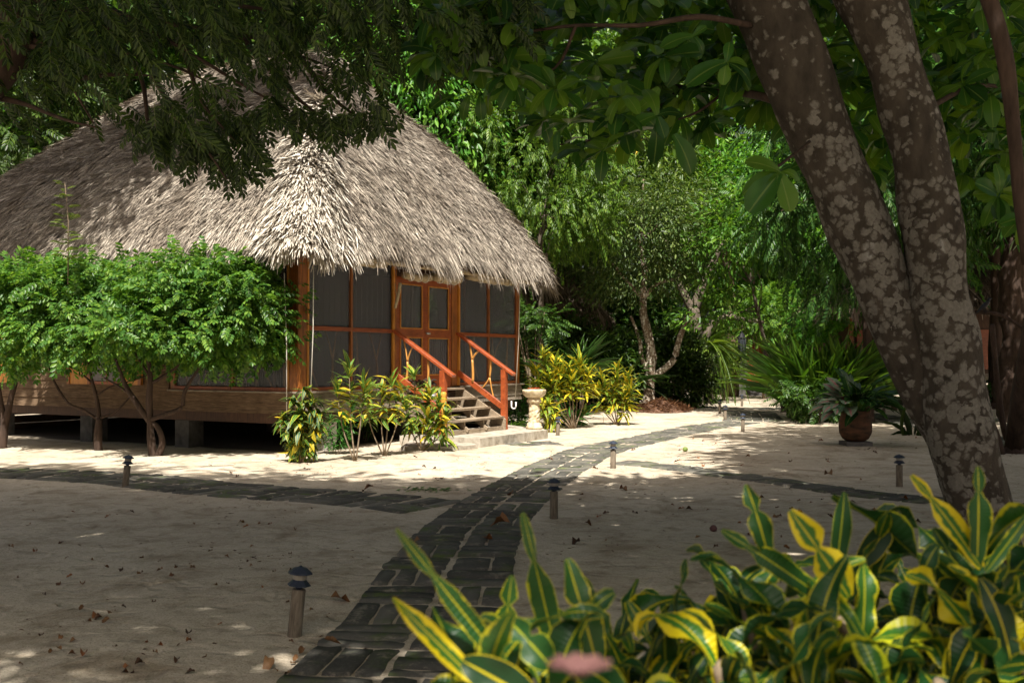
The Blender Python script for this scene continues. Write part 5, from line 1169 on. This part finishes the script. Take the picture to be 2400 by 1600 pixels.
# the clearest leaves
def leaf_at(px, py, tx, ty, dy, nrm=(0, -1, .5), k=0):
    c = np.array(Q(px, py, dy)); e = np.array(Q(tx, ty, dy - .03)); d = e - c; nm.inst(TAL[k], [c], [d], [nrm], np.linalg.norm(d))
for a in ((1827, 402, 1760, 362, 0), (1827, 405, 1755, 490, 2), (1827, 405, 1857, 492, 2), (1827, 402, 1850, 380, 1), (1827, 400, 1885, 400, 1), (1827, 404, 1745, 420, 1)): leaf_at(a[0], a[1], a[2], a[3], -1.6, k=a[4])
for a in ((1702, 146, 1608, 175, 0), (1702, 146, 1695, 196, 2), (1702, 146, 1785, 165, 1), (1702, 146, 1712, 95, 0), (1702, 144, 1755, 128, 1)): leaf_at(a[0], a[1], a[2], a[3], -.6, k=a[4])
for a in ((1624, 85, 1550, 92, 0), (1624, 85, 1655, 60, 2), (1624, 85, 1660, 110, 1)): leaf_at(a[0], a[1], a[2], a[3], -.4, k=a[4])
for a in ((1540, 270, 1525, 190, 1), (1540, 270, 1475, 285, 0), (1540, 270, 1560, 320, 2), (1540, 270, 1600, 240, 1), (1580, 315, 1635, 395, 0), (1540, 290, 1540, 375, 1)): leaf_at(a[0], a[1], a[2], a[3], -.3, k=a[4])
for a in ((1060, 225, 1005, 240, 0), (1100, 225, 1075, 270, 1), (1125, 225, 1128, 275, 0), (1140, 225, 1150, 262, 1), (1050, 190, 1005, 185, 2)): leaf_at(a[0], a[1], a[2], a[3], .4, k=a[4])
def low(px):   # lower limit of the almond foliage, by bearing
    return np.interp(px, [980, 1080, 1200, 1300, 1420, 1520, 1640, 1740, 1900, 1960, 2060, 2120, 2200, 2420], [150, 235, 230, 350, 390, 300, 350, 290, 330, 430, 470, 400, 430, 560])
for i in range(620):
    px = random.uniform(1000, 2440); 
    if px < 1400 and random.random() < .25: continue
    py = random.uniform(-60, 1) if random.random() < .2 else random.uniform(-40, float(low(px)) - 20)
    if 1150 > px and py > 150: continue
    alm(px, py, random.uniform(.45, 3.4) if px > 1620 else random.uniform(-.4, 3.2), random.randint(4, 7), .25)
nm.build('foliage', M['lf_almond'], t)

# ------------------------------------------------------------------ feathery tree whose branches overhang the top left
ZO = 7.6
base = Vector((-5.2, ZO - .6, 0)); t = thing('overhanging_tree', 'dark feathery tree at the left whose long branches hang across the top of the view', 'tree', base)
Q = lambda px, py, dy=0.0: at(px, py, ZO + dy) - base
mb = MB()
limb(mb, [(0, 0, -.2), (.15, 0, 1.2), (.7, .2, 2.6), Q(20, 130), Q(30, 40), Q(45, -60), Q(60, -300)], .20, .10, 10, 5, .25)
BR = [[(20, 60, 0), (180, 30, .2), (380, 55, .3), (560, 80, .5), (700, 130, .6), (860, 190, .8)], [(30, 100, 0), (230, 20, 0), (420, 110, .1), (560, 195, 0), (680, 260, -.1)],
      [(10, 110, 0), (100, 110, 0), (250, 115, .2), (340, 135, .3), (430, 165, .3), (560, 230, .3)], [(0, 230, 0), (60, 245, 0), (150, 280, -.2), (230, 300, -.3)], [(30, 80, 0), (110, 110, 0), (160, 190, 0), (220, 290, 0)],
      [(30, 10, 0), (300, -20, .3), (600, 20, .6), (900, 60, 1), (1150, 80, 1.2)], [(340, 135, .3), (370, 200, .2), (430, 300, 0), (490, 360, -.1), (530, 420, -.2)], [(430, 110, .2), (450, 180, .1), (480, 250, .1), (560, 340, 0)],
      [(160, 190, 0), (260, 175, .1), (370, 178, .2)], [(560, 80, .5), (640, 170, .3), (720, 250, .2), (800, 300, .2)], [(250, 60, .4), (330, 180, .5), (350, 300, .3), (400, 370, .2)], [(0, -40, .5), (250, 60, .7), (480, 80, 1.0), (760, 90, 1.4)], [(700, 130, .6), (780, 230, .5), (860, 290, .5)]]
for pl in BR: limb(mb, [Q(*p) for p in pl], .026, .006, 6, 4, .15)
mb.build('trunk', M['bark_dark'], t)
lowL = lambda px: np.interp(px, [-40, 100, 200, 290, 380, 450, 540, 600, 640, 720, 780, 850, 900, 960, 1100, 1200], [350, 315, 265, 300, 355, 390, 410, 380, 310, 310, 325, 315, 280, 200, 140, 100])
nm = NM(); PO = T_pinnate(6, .32, .125, .30)
n = 0
while n < 980:
    px = random.uniform(-60, 1230); hi = float(lowL(px)); py = random.uniform(-70, hi - 40)
    if px > 900 and random.random() < .55: continue
    dens = .42 + .58 * (noise.noise(Vector((px * .012, py * .014, 2.2))) + .5)
    if py < 120: dens += .25
    elif px < 900: dens *= .55
    if px < 300 and py > 150: dens *= .5
    if 250 < px < 620 and 110 < py < 270: dens *= .75
    if random.random() > dens: continue
    dy = random.uniform(-.9, 1.3); c = np.array(Q(px, py, dy)); a = random.uniform(-1.2, 1.9)
    k = random.randint(1, 3)
    for j in range(k):
        d = np.array([math.cos(a) * .8 + random.uniform(-.5, .5), random.uniform(-.5, .3), -.55 + random.uniform(-.6, .35)])
        nm.inst(PO, [c + RNG.normal(size=3) * .04], [d], [np.array([random.uniform(-.5, .5), -.55, .7]) + RNG.normal(size=3) * .3], random.uniform(.15, .27)); n += 1
# tips hanging in front of the roof
for (px, py) in ((330, 330), (350, 355), (420, 360), (445, 390), (480, 350), (520, 400), (545, 420), (570, 395), (580, 360), (500, 370), (460, 330), (400, 330), (540, 370), (640, 280), (700, 290), (740, 300), (770, 310), (810, 305), (850, 300), (880, 285), (600, 300), (560, 320)):
    for j in range(5):
        c = np.array(Q(px, py - 48, random.uniform(-.2, .2))); d = np.array([random.uniform(-.8, .9), random.uniform(-.4, .1), -.7 + random.uniform(-.3, .3)])
        nm.inst(PO, [c], [d], [np.array([random.uniform(-.4, .4), -.6, .6])], random.uniform(.19, .27))
# the part of this crown above the view, which shades the sand
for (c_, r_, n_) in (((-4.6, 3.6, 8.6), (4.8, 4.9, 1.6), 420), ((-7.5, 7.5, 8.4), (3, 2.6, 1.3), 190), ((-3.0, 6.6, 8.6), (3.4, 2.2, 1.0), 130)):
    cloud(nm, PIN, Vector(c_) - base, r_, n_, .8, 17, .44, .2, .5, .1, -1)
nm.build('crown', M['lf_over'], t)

# trees whose crowns stand above and beside the view
def shade_tree(label, base, ctr, clouds, T, mat, bark='bark_grey', r0=.2, size=.38, per=40, cr=.8):
    base = Vector(base); t = thing('shade_tree', label, 'tree', base); per = per + (16 if 'big pot' in label else 0); mb = MB(); nm = NM(); tg = []
    for (c_, r_, n_) in clouds:
        cc = cloud(nm, T, Vector(c_) - base, r_, n_, cr, per, size, .2, .5, .1, -1); tg += [tuple(x) for x in cc[:7]]
    trunk_limbs(mb, (0, 0, 0), Vector(ctr) - base, r0, r0 * .5, tg); mb.build('trunk', M[bark], t); nm.build('crown', M[mat], t); return t
shade_tree('tall broadleaf tree behind the viewer whose crown shades the near path', (5.5, -3.5, 0), (2.4, 2.5, 8.6), [((1.9, 2.4, 9.4), (5.6, 6.8, 1.7), 460)], LF, 'lf_mid')
shade_tree('dark tree standing right of the big pot beyond the twin trunks', (8.75, 17.9, 0), (8.4, 14.2, 9.0), [((8.6, 13.2, 9.8), (4.8, 6.0, 1.9), 360), ((9.8, 17, 6.8), (2.6, 2.5, 1.4), 60), ((8.5, 5.5, 8.6), (4.5, 3.5, 1.5), 190), ((6.0, 9.6, 9.2), (3.2, 3.0, 1.4), 130)], LF, 'lf_dark', 'bark_dark', .17)
shade_tree('tall tree left of the bungalow shading the left slope of the roof', (-14.0, 13.0, 0), (-11.5, 15.5, 11), [((-9.3, 16.9, 13.4), (6.2, 3.0, 1.8), 260)], LF, 'lf_mid', r0=.24)
# far right trunks
t = thing('leaning_trunk', 'thin dark trunk leaning to the right beside the dark tree', 'tree', gz(Vector((9.6, 18.6, 0)))); mb = MB(); o_ = t.location
limb(mb, [at(2402, 1085, 18.6) - o_, at(2370, 1040, 18.6) - o_, at(2352, 1000, 18.5) - o_, at(2338, 900, 18.3) - o_, at(2325, 760, 18.1) - o_], .07, .045, 8, 5, .3); mb.build('trunk', M['bark_dark'], t)
t = thing('leaning_trunk', 'dark trunk rising left out of the sand just right of the twin trunks', 'tree', gz(Vector((8.2, 17.6, 0)))); mb = MB(); o_ = t.location
limb(mb, [at(2345, 1065, 17.6) - o_, at(2318, 980, 17.6) - o_, at(2300, 900, 17.6) - o_, at(2270, 840, 17.6) - o_], .09, .06, 8, 5, .3); mb.build('trunk', M['bark_dark'], t)
t = thing('tan_tree', 'thick brown trunk partly visible at the far right edge', 'tree', gz(Vector((13.2, 27, 0)))); mb = MB(); o_ = t.location
limb(mb, [(0.2, 0, -.2), (0, 0, 1), at(2390, 800, 27) - o_, at(2368, 700, 27) - o_, at(2380, 560, 27) - o_], .5, .3, 12, 5, .4); mb.build('trunk', M['bark_dark'], t)
mb = MB(); limb(mb, [at(2265, 733, 18), at(2300, 732, 18), at(2345, 738, 18), at(2400, 770, 18)], .035, .03, 7, 4, .3); o = mb.build('horizontal_branch', M['bark_dark']); tag(o, 'bare horizontal branch right of the twin trunks with a black bird on it', 'branch')
# bird
bc = at(2306, 722, 17.95); mb = MB()
c = curve([(-.15, 0, -.10, .006), (-.07, 0, -.03, .02), (-.01, 0, .02, .045), (.05, 0, .08, .040), (.085, 0, .13, .026), (.10, 0, .165, .026), (.125, 0, .17, .012), (.155, 0, .165, .002)], 4)
mb.tube([bc + Vector(p[:3]) for p in c], [p[3] for p in c], 10); mb.tube([bc + Vector((.0, .0, -.02)), bc + Vector((.0, 0, -.08))], .005, 5); mb.tube([bc + Vector((.03, .0, 0)), bc + Vector((.03, 0, -.08))], .005, 5)
tag(mb.build('bird', M['black']), 'black bird with a long tail perched on the bare branch', 'bird')
# dead branch near the cabin
mb = MB(); limb(mb, [at(2098, 962, 30), at(2085, 920, 30), at(2068, 892, 30), at(2045, 872, 30)], .07, .03, 7, 5, .4); limb(mb, [at(2078, 905, 30), at(2092, 893, 30), at(2105, 886, 30)], .04, .02, 6, 4, .3)
tag(mb.build('dead_branch', M['bark_tan']), 'pale forked dead branch leaning by the cabin pier', 'branch')

# ------------------------------------------------------------------ foreground crotons
def near_leaf(nm, c, d, n_, L, w_, curl, twist, wave, ph):
    """one long wavy croton leaf, own shape"""
    ny, nx_ = 16, 6; V = []; U = []; c = np.array(c, float); d = np.array(d, float); d /= np.linalg.norm(d)
    n_ = np.array(n_, float); x = np.cross(d, n_); x /= np.linalg.norm(x); n_ = np.cross(x, d)
    waist = random.random() < .5; wp = random.uniform(.55, .75); p = c.copy(); cur = d.copy(); nn = n_.copy()
    for j in range(ny + 1):
        q = j / ny
        hw = w_ * (math.sin(math.pi * min(1, .05 + q ** .9 * .93)) ** .62)
        if waist: hw *= 1 - .72 * math.exp(-((q - wp) / .07) ** 2)
        tw = twist * q * q; cx = x * math.cos(tw) + nn * math.sin(tw); cn = nn * math.cos(tw) - x * math.sin(tw)
        for i in range(nx_ + 1):
            s_ = -1 + 2 * i / nx_
            und = wave * hw * s_ * s_ * math.sin(q * 12 + ph + (0 if s_ > 0 else 1.9)) + abs(s_) ** 1.5 * hw * .30
            V.append(p + cx * hw * s_ + cn * und); U.append(((s_ + 1) / 2, q))
        a = curl / ny * (0.4 + 1.6 * q); cur, nn = cur * math.cos(a) - nn * math.sin(a), nn * math.cos(a) + cur * math.sin(a); p = p + cur * L / ny
    F = [(j*(nx_+1)+i, j*(nx_+1)+i+1, (j+1)*(nx_+1)+i+1, (j+1)*(nx_+1)+i) for j in range(ny) for i in range(nx_)]
    nm.raw(V, F, U)
def near_croton(label, base, tips):
    base = Vector(base); t = thing('croton_bush', label, 'croton', base, 0, 'crotons in the foreground'); nm = NM(); mb = MB()
    for (px, py, dy, n, L) in tips:
        c = at(px, py + 48, dy); r = c - base
        limb(mb, [Vector((r.x * .15, r.y * .15, -.05)), Vector((r.x * .7, r.y * .7, r.z * .5)), r, r + Vector((0, 0, .03))], .011, .007, 7, 4, .2)
        for i in range(n):
            f = i / n; a = i * 2.399 + random.uniform(-.3, .3); e = 1.35 - 1.25 * f ** .8 + random.uniform(-.15, .15)
            d = (math.cos(a) * math.cos(e), math.sin(a) * math.cos(e), math.sin(e)); cc = r + Vector((0, 0, .02 - .20 * f))
            near_leaf(nm, cc, d, (-d[0] * .5 + random.uniform(-.2, .2), -d[1] * .5 - .15, 1), L * random.uniform(.65, 1.15) * (.7 + .4 * math.sin(math.pi * min(1, f + .25))), L * random.uniform(.065, .120), random.uniform(.3, 2.1), random.uniform(-1.3, 1.3), random.uniform(.5, 1.4), random.uniform(0, 6))
    mb.build('stem', M['stem'], t); nm.build('leaves', M['cr_near'], t)
    return t, nm
near_croton('croton nearest the stone path with long leaves reaching over the pavers', (.02, 1.5, 0), [(1120, 1680, 1.35, 13, .25), (1290, 1640, 1.35, 14, .22), (1200, 1800, 1.3, 12, .24)])
near_croton('dark low croton second from the path in the foreground row', (.55, 2.0, 0), [(1430, 1530, 1.9, 16, .21), (1560, 1570, 1.8, 15, .19), (1620, 1480, 2.2, 15, .22), (1490, 1620, 1.7, 16, .19), (1380, 1620, 1.8, 15, .19), (1590, 1680, 1.6, 14, .17)])
near_croton('most yellow of the foreground crotons, in the middle of the row', (.85, 1.9, 0), [(1760, 1440, 1.75, 17, .22), (1870, 1490, 1.6, 16, .21), (1700, 1580, 1.5, 15, .20), (1900, 1600, 1.5, 16, .20), (1800, 1660, 1.4, 14, .18), (1680, 1500, 1.9, 15, .19)])
near_croton('curly croton in front of the twin trunks', (1.25, 2.1, 0), [(2020, 1400, 2.1, 15, .24), (2120, 1530, 1.7, 15, .21), (2010, 1600, 1.6, 14, .2), (2150, 1400, 2.3, 15, .24), (2080, 1640, 1.5, 15, .19), (1960, 1490, 1.9, 16, .21)])
near_croton('croton at the right end of the foreground row, tallest of them', (1.6, 2.0, 0), [(2260, 1350, 2.0, 17, .28), (2370, 1400, 1.8, 16, .25), (2300, 1500, 1.6, 15, .24), (2420, 1560, 1.5, 14, .24), (2220, 1620, 1.5, 14, .22), (2200, 1460, 1.9, 16, .22)])
def single(label, leaves, base):
    nm = NM()
    for (px, py, tx, ty, y, ws, curl, tw, wv) in leaves:
        c = np.array(at(px, py, y)); e = np.array(at(tx, ty, y - .02)); d = e - c; L = np.linalg.norm(d); near_leaf(nm, c - np.array(base), d + np.array([0, 0, curl * L * .35]), (0, -1, .35), L * (1 + curl * .12), L * ws, curl, tw, wv, random.uniform(0, 6))
    return nm
# pronounced leaves seen in the photograph, on their own leaning croton
base = Vector((.25, 1.45, 0)); t = thing('croton_bush', 'blurred croton closest to the viewer with two long leaves pointing up left over the pavers', 'croton', base, 0, 'crotons in the foreground')
nm = single('', [(1200, 1580, 925, 1255, 1.35, .055, .15, .3, .25), (1120, 1600, 918, 1418, 1.3, .09, .2, -.5, .5), (1310, 1560, 1225, 1215, 1.65, .085, .2, .9, .45), (1180, 1500, 1200, 1360, 1.6, .17, .3, .1, .15), (1290, 1560, 1190, 1490, 1.3, .30, 1.0, .2, .2), (1250, 1640, 1080, 1600, 1.25, .26, .9, .2, .2), (1400, 1560, 1330, 1330, 1.5, .16, .4, -.4, .3)], base); nm.build('leaves', M['cr_near'], t)
mb = MB(); limb(mb, [(0, 0, -.05), (.02, 0, .5), at(1215, 1620, 1.35) - base], .012, .008, 7); mb.build('stem', M['stem'], t)
base = Vector((.9, 1.7, 0)); t = thing('croton_bush', 'tall thin croton with one very yellow leaf standing up mid row', 'croton', base, 0, 'crotons in the foreground')
nm = single('', [(1800, 1300, 1755, 1145, 1.7, .16, .3, .8, .3), (1990, 1400, 1860, 1210, 1.6, .17, .25, .2, .3), (1930, 1400, 1700, 1265, 1.7, .10, .3, .1, .25), (2020, 1500, 2040, 1330, 1.6, .16, .5, -.6, .5), (1960, 1330, 1985, 1160, 1.9, .13, .2, .2, .2), (2010, 1330, 2110, 1200, 2.0, .17, .1, .0, .1)], base); nm.build('leaves', M['cr_yellowpatch'] if 'cr_yellowpatch' in M else M['cr_near'], t)
mb = MB(); limb(mb, [(0, 0, -.05), (.05, 0, .6), at(1960, 1450, 1.7) - base], .012, .008, 7); mb.build('stem', M['stem'], t)
base = Vector((1.45, 1.9, 0)); t = thing('croton_bush', 'tall thin croton with upright leaves in front of the twin trunks', 'croton', base, 0, 'crotons in the foreground')
nm = single('', [(2290, 1320, 2300, 1100, 1.8, .12, .15, .2, .3), (2300, 1330, 2150, 1130, 1.8, .10, .3, .2, .25), (2310, 1340, 2430, 1200, 1.8, .09, .2, .1, .15), (2330, 1420, 2390, 1290, 1.7, .14, .3, .2, .3), (2290, 1420, 2200, 1250, 1.9, .13, .3, .3, .5), (2370, 1550, 2330, 1380, 1.5, .17, .8, .4, .3)], base); nm.build('leaves', M['cr_near'], t)
mb = MB(); limb(mb, [(0, 0, -.05), (.05, 0, .6), at(2300, 1420, 1.8) - base], .012, .008, 7); mb.build('stem', M['stem'], t)
fc = at(1358, 1588, .62); fl = flower(fc, .022, 'pinkflower', 'blurred pink flower very close to the viewer at the bottom edge', n=9, tilt=.9)
# ------------------------------------------------------------------ fallen leaves, fruit
DL = []
for k in range(4):
    T = T_grid(3, 5, lambda q: .30 * math.sin(math.pi * min(1, q ** .8 * .97 + .02)) + .01, (.5, -.5, .9, .2)[k], (.3, .5, .2, .6)[k], (.3, -.5, .9, .0)[k], .3, 1.5, k)
    nm = NM(); nm.raw(T[0], T[1], T[2]); o = nm.build('dry_leaf', M['dry']); DL.append(o)
first = [True] * 4
def dry(px, py, L, label, group, flat=False, h=.012):
    p = gz(gp(px, py)); k = random.randrange(4)
    o = DL[k] if first[k] else DL[k].copy()
    if first[k]: first[k] = False
    else: COL.objects.link(o)
    o.location = p + Vector((0, 0, h + .02 * (L > .15))); o.rotation_euler = (random.uniform(-.12, .12), random.uniform(-.15, .15), random.uniform(0, 6.28)); o.scale = (L,) * 3
    tag(o, label, 'leaf', group)
SP = [(775, 1408, .20, 'large red brown curled leaf on the sand right of the nearest path light'), (875, 1152, .22, 'big curled brown leaf on the left hand stone path'), (1195, 1240, .24, 'large brown leaf lying on the main path at its right edge'), (1130, 1270, .18, 'red brown leaf lying across the middle of the main path'),
      (985, 1275, .13, 'dark red crumpled leaf on the left side of the main path'), (1200, 1163, .14, 'orange brown leaf on the three way crossing'), (1297, 1084, .12, 'red leaf on the main path below the stair pad'), (1950, 1115, .20, 'large rusty leaf on the sand beyond the single row of pavers'),
      (1832, 1212, .15, 'brown leaf on the dappled sand above the yellow croton'), (1358, 1272, .14, 'crumpled brown leaf on the sand right of the main path'), (1402, 1103, .13, 'orange leaf on the sand beside the pavers junction'), (1452, 1150, .16, 'curled red brown leaf on the sand below the single row of pavers'),
      (800, 1526, .12, 'orange brown leaf on the mossy left edge of the near path'), (640, 1558, .13, 'green fallen leaf at the bottom left edge of the path'), (1372, 1232, .11, 'small orange leaf right of the middle path light'), (2145, 1222, .17, 'dark red leaf by the foot of the twin trunks'), (1490, 1055, .13, 'pale orange leaf on the bright sand by the path'), (2110, 1172, .18, 'rusty leaf on the end of the paver row')]
for (px, py, L, lab) in SP: dry(px, py, L * .8, lab, 'large fallen leaves', h=.045 if ('path' in lab and 'sand' not in lab) or 'paver row' in lab or 'crossing' in lab else .012)
onpath = lambda px, py: False
for i in range(95):
    px = random.uniform(10, 860); py = random.uniform(1190, 1590)
    if px > 900 - (py - 1190) * .55: continue
    dry(px, py, random.uniform(.028, .062), 'small curled brown leaf on the shaded sand left of the main path', 'small dry leaves on the left sand')
for i in range(34):
    px = random.uniform(1330, 2050); py = random.uniform(1120, 1330)
    dry(px, py, random.uniform(.04, .09), 'small dry leaf on the dappled sand right of the main path', 'small dry leaves on the right sand')
for i in range(26):
    px = random.uniform(1560, 2150); py = random.uniform(1020, 1095)
    dry(px, py, random.uniform(.05, .10), 'small dry leaf on the sand in front of the big pot', 'small dry leaves by the big pot')
for i in range(12):
    px = random.uniform(250, 1050); py = random.uniform(1068, 1125)
    dry(px, py, random.uniform(.05, .09), 'small dry leaf on the sand between the left path and the bungalow', 'small dry leaves before the bungalow')
mb = MB(); p = gz(gp(1606, 1057)); mb.lathe([(.005, 0), (.04, .015), (.05, .045), (.035, .075), (.004, .085)], 12, tuple(p)); tag(mb.build('fallen_fruit', M['fruit']), 'green almond fruit lying on the bright sand beyond the pavers', 'fruit')
mb = MB(); p = gz(gp(1672, 1240)); mb.lathe([(.005, 0), (.03, .01), (.038, .035), (.02, .06), (.004, .065)], 12, tuple(p)); tag(mb.build('fallen_fruit', M['pinkflower']), 'small dark red fruit on the dappled sand', 'fruit')
# litter too small to count: twigs and crumbs
nm = NM(); P = []
for i in range(9000):
    x = random.uniform(-7, 9); y = random.uniform(4.5, 24)
    if noise.noise(Vector((x * .9, y * .9, 5))) + random.uniform(-.25, .25) > .28: P.append(gz((x, y), .006))
n = len(P); A = RNG.uniform(0, 6.28, n); nm.inst(T_leaf(.3, .1, .1), [tuple(p) for p in P], np.stack([np.cos(A), np.sin(A), RNG.normal(0, .1, n)], 1), np.tile([0, 0, 1.], (n, 1)), RNG.uniform(.014, .045, n))
tag(nm.build('litter', M['dry']), 'tiny specks of leaf litter scattered over the sand', 'litter', kind='stuff')
nm = NM(); c0 = gp(1012, 1150); n = 80; A = RNG.uniform(0, 6.28, n); P = [tuple(gz((c0.x + random.gauss(0, .18), c0.y + random.gauss(0, .12)), .01)) for i in range(n)]
nm.inst(LF, P, np.stack([np.cos(A), np.sin(A), RNG.normal(.1, .25, n)], 1), np.tile([0, 0, 1.], (n, 1)), RNG.uniform(.04, .10, n)); tag(nm.build('leaf_pile', M['lf_olive']), 'little pile of dead leaves and grass on the sand by the left path', 'leaf pile', kind='stuff')
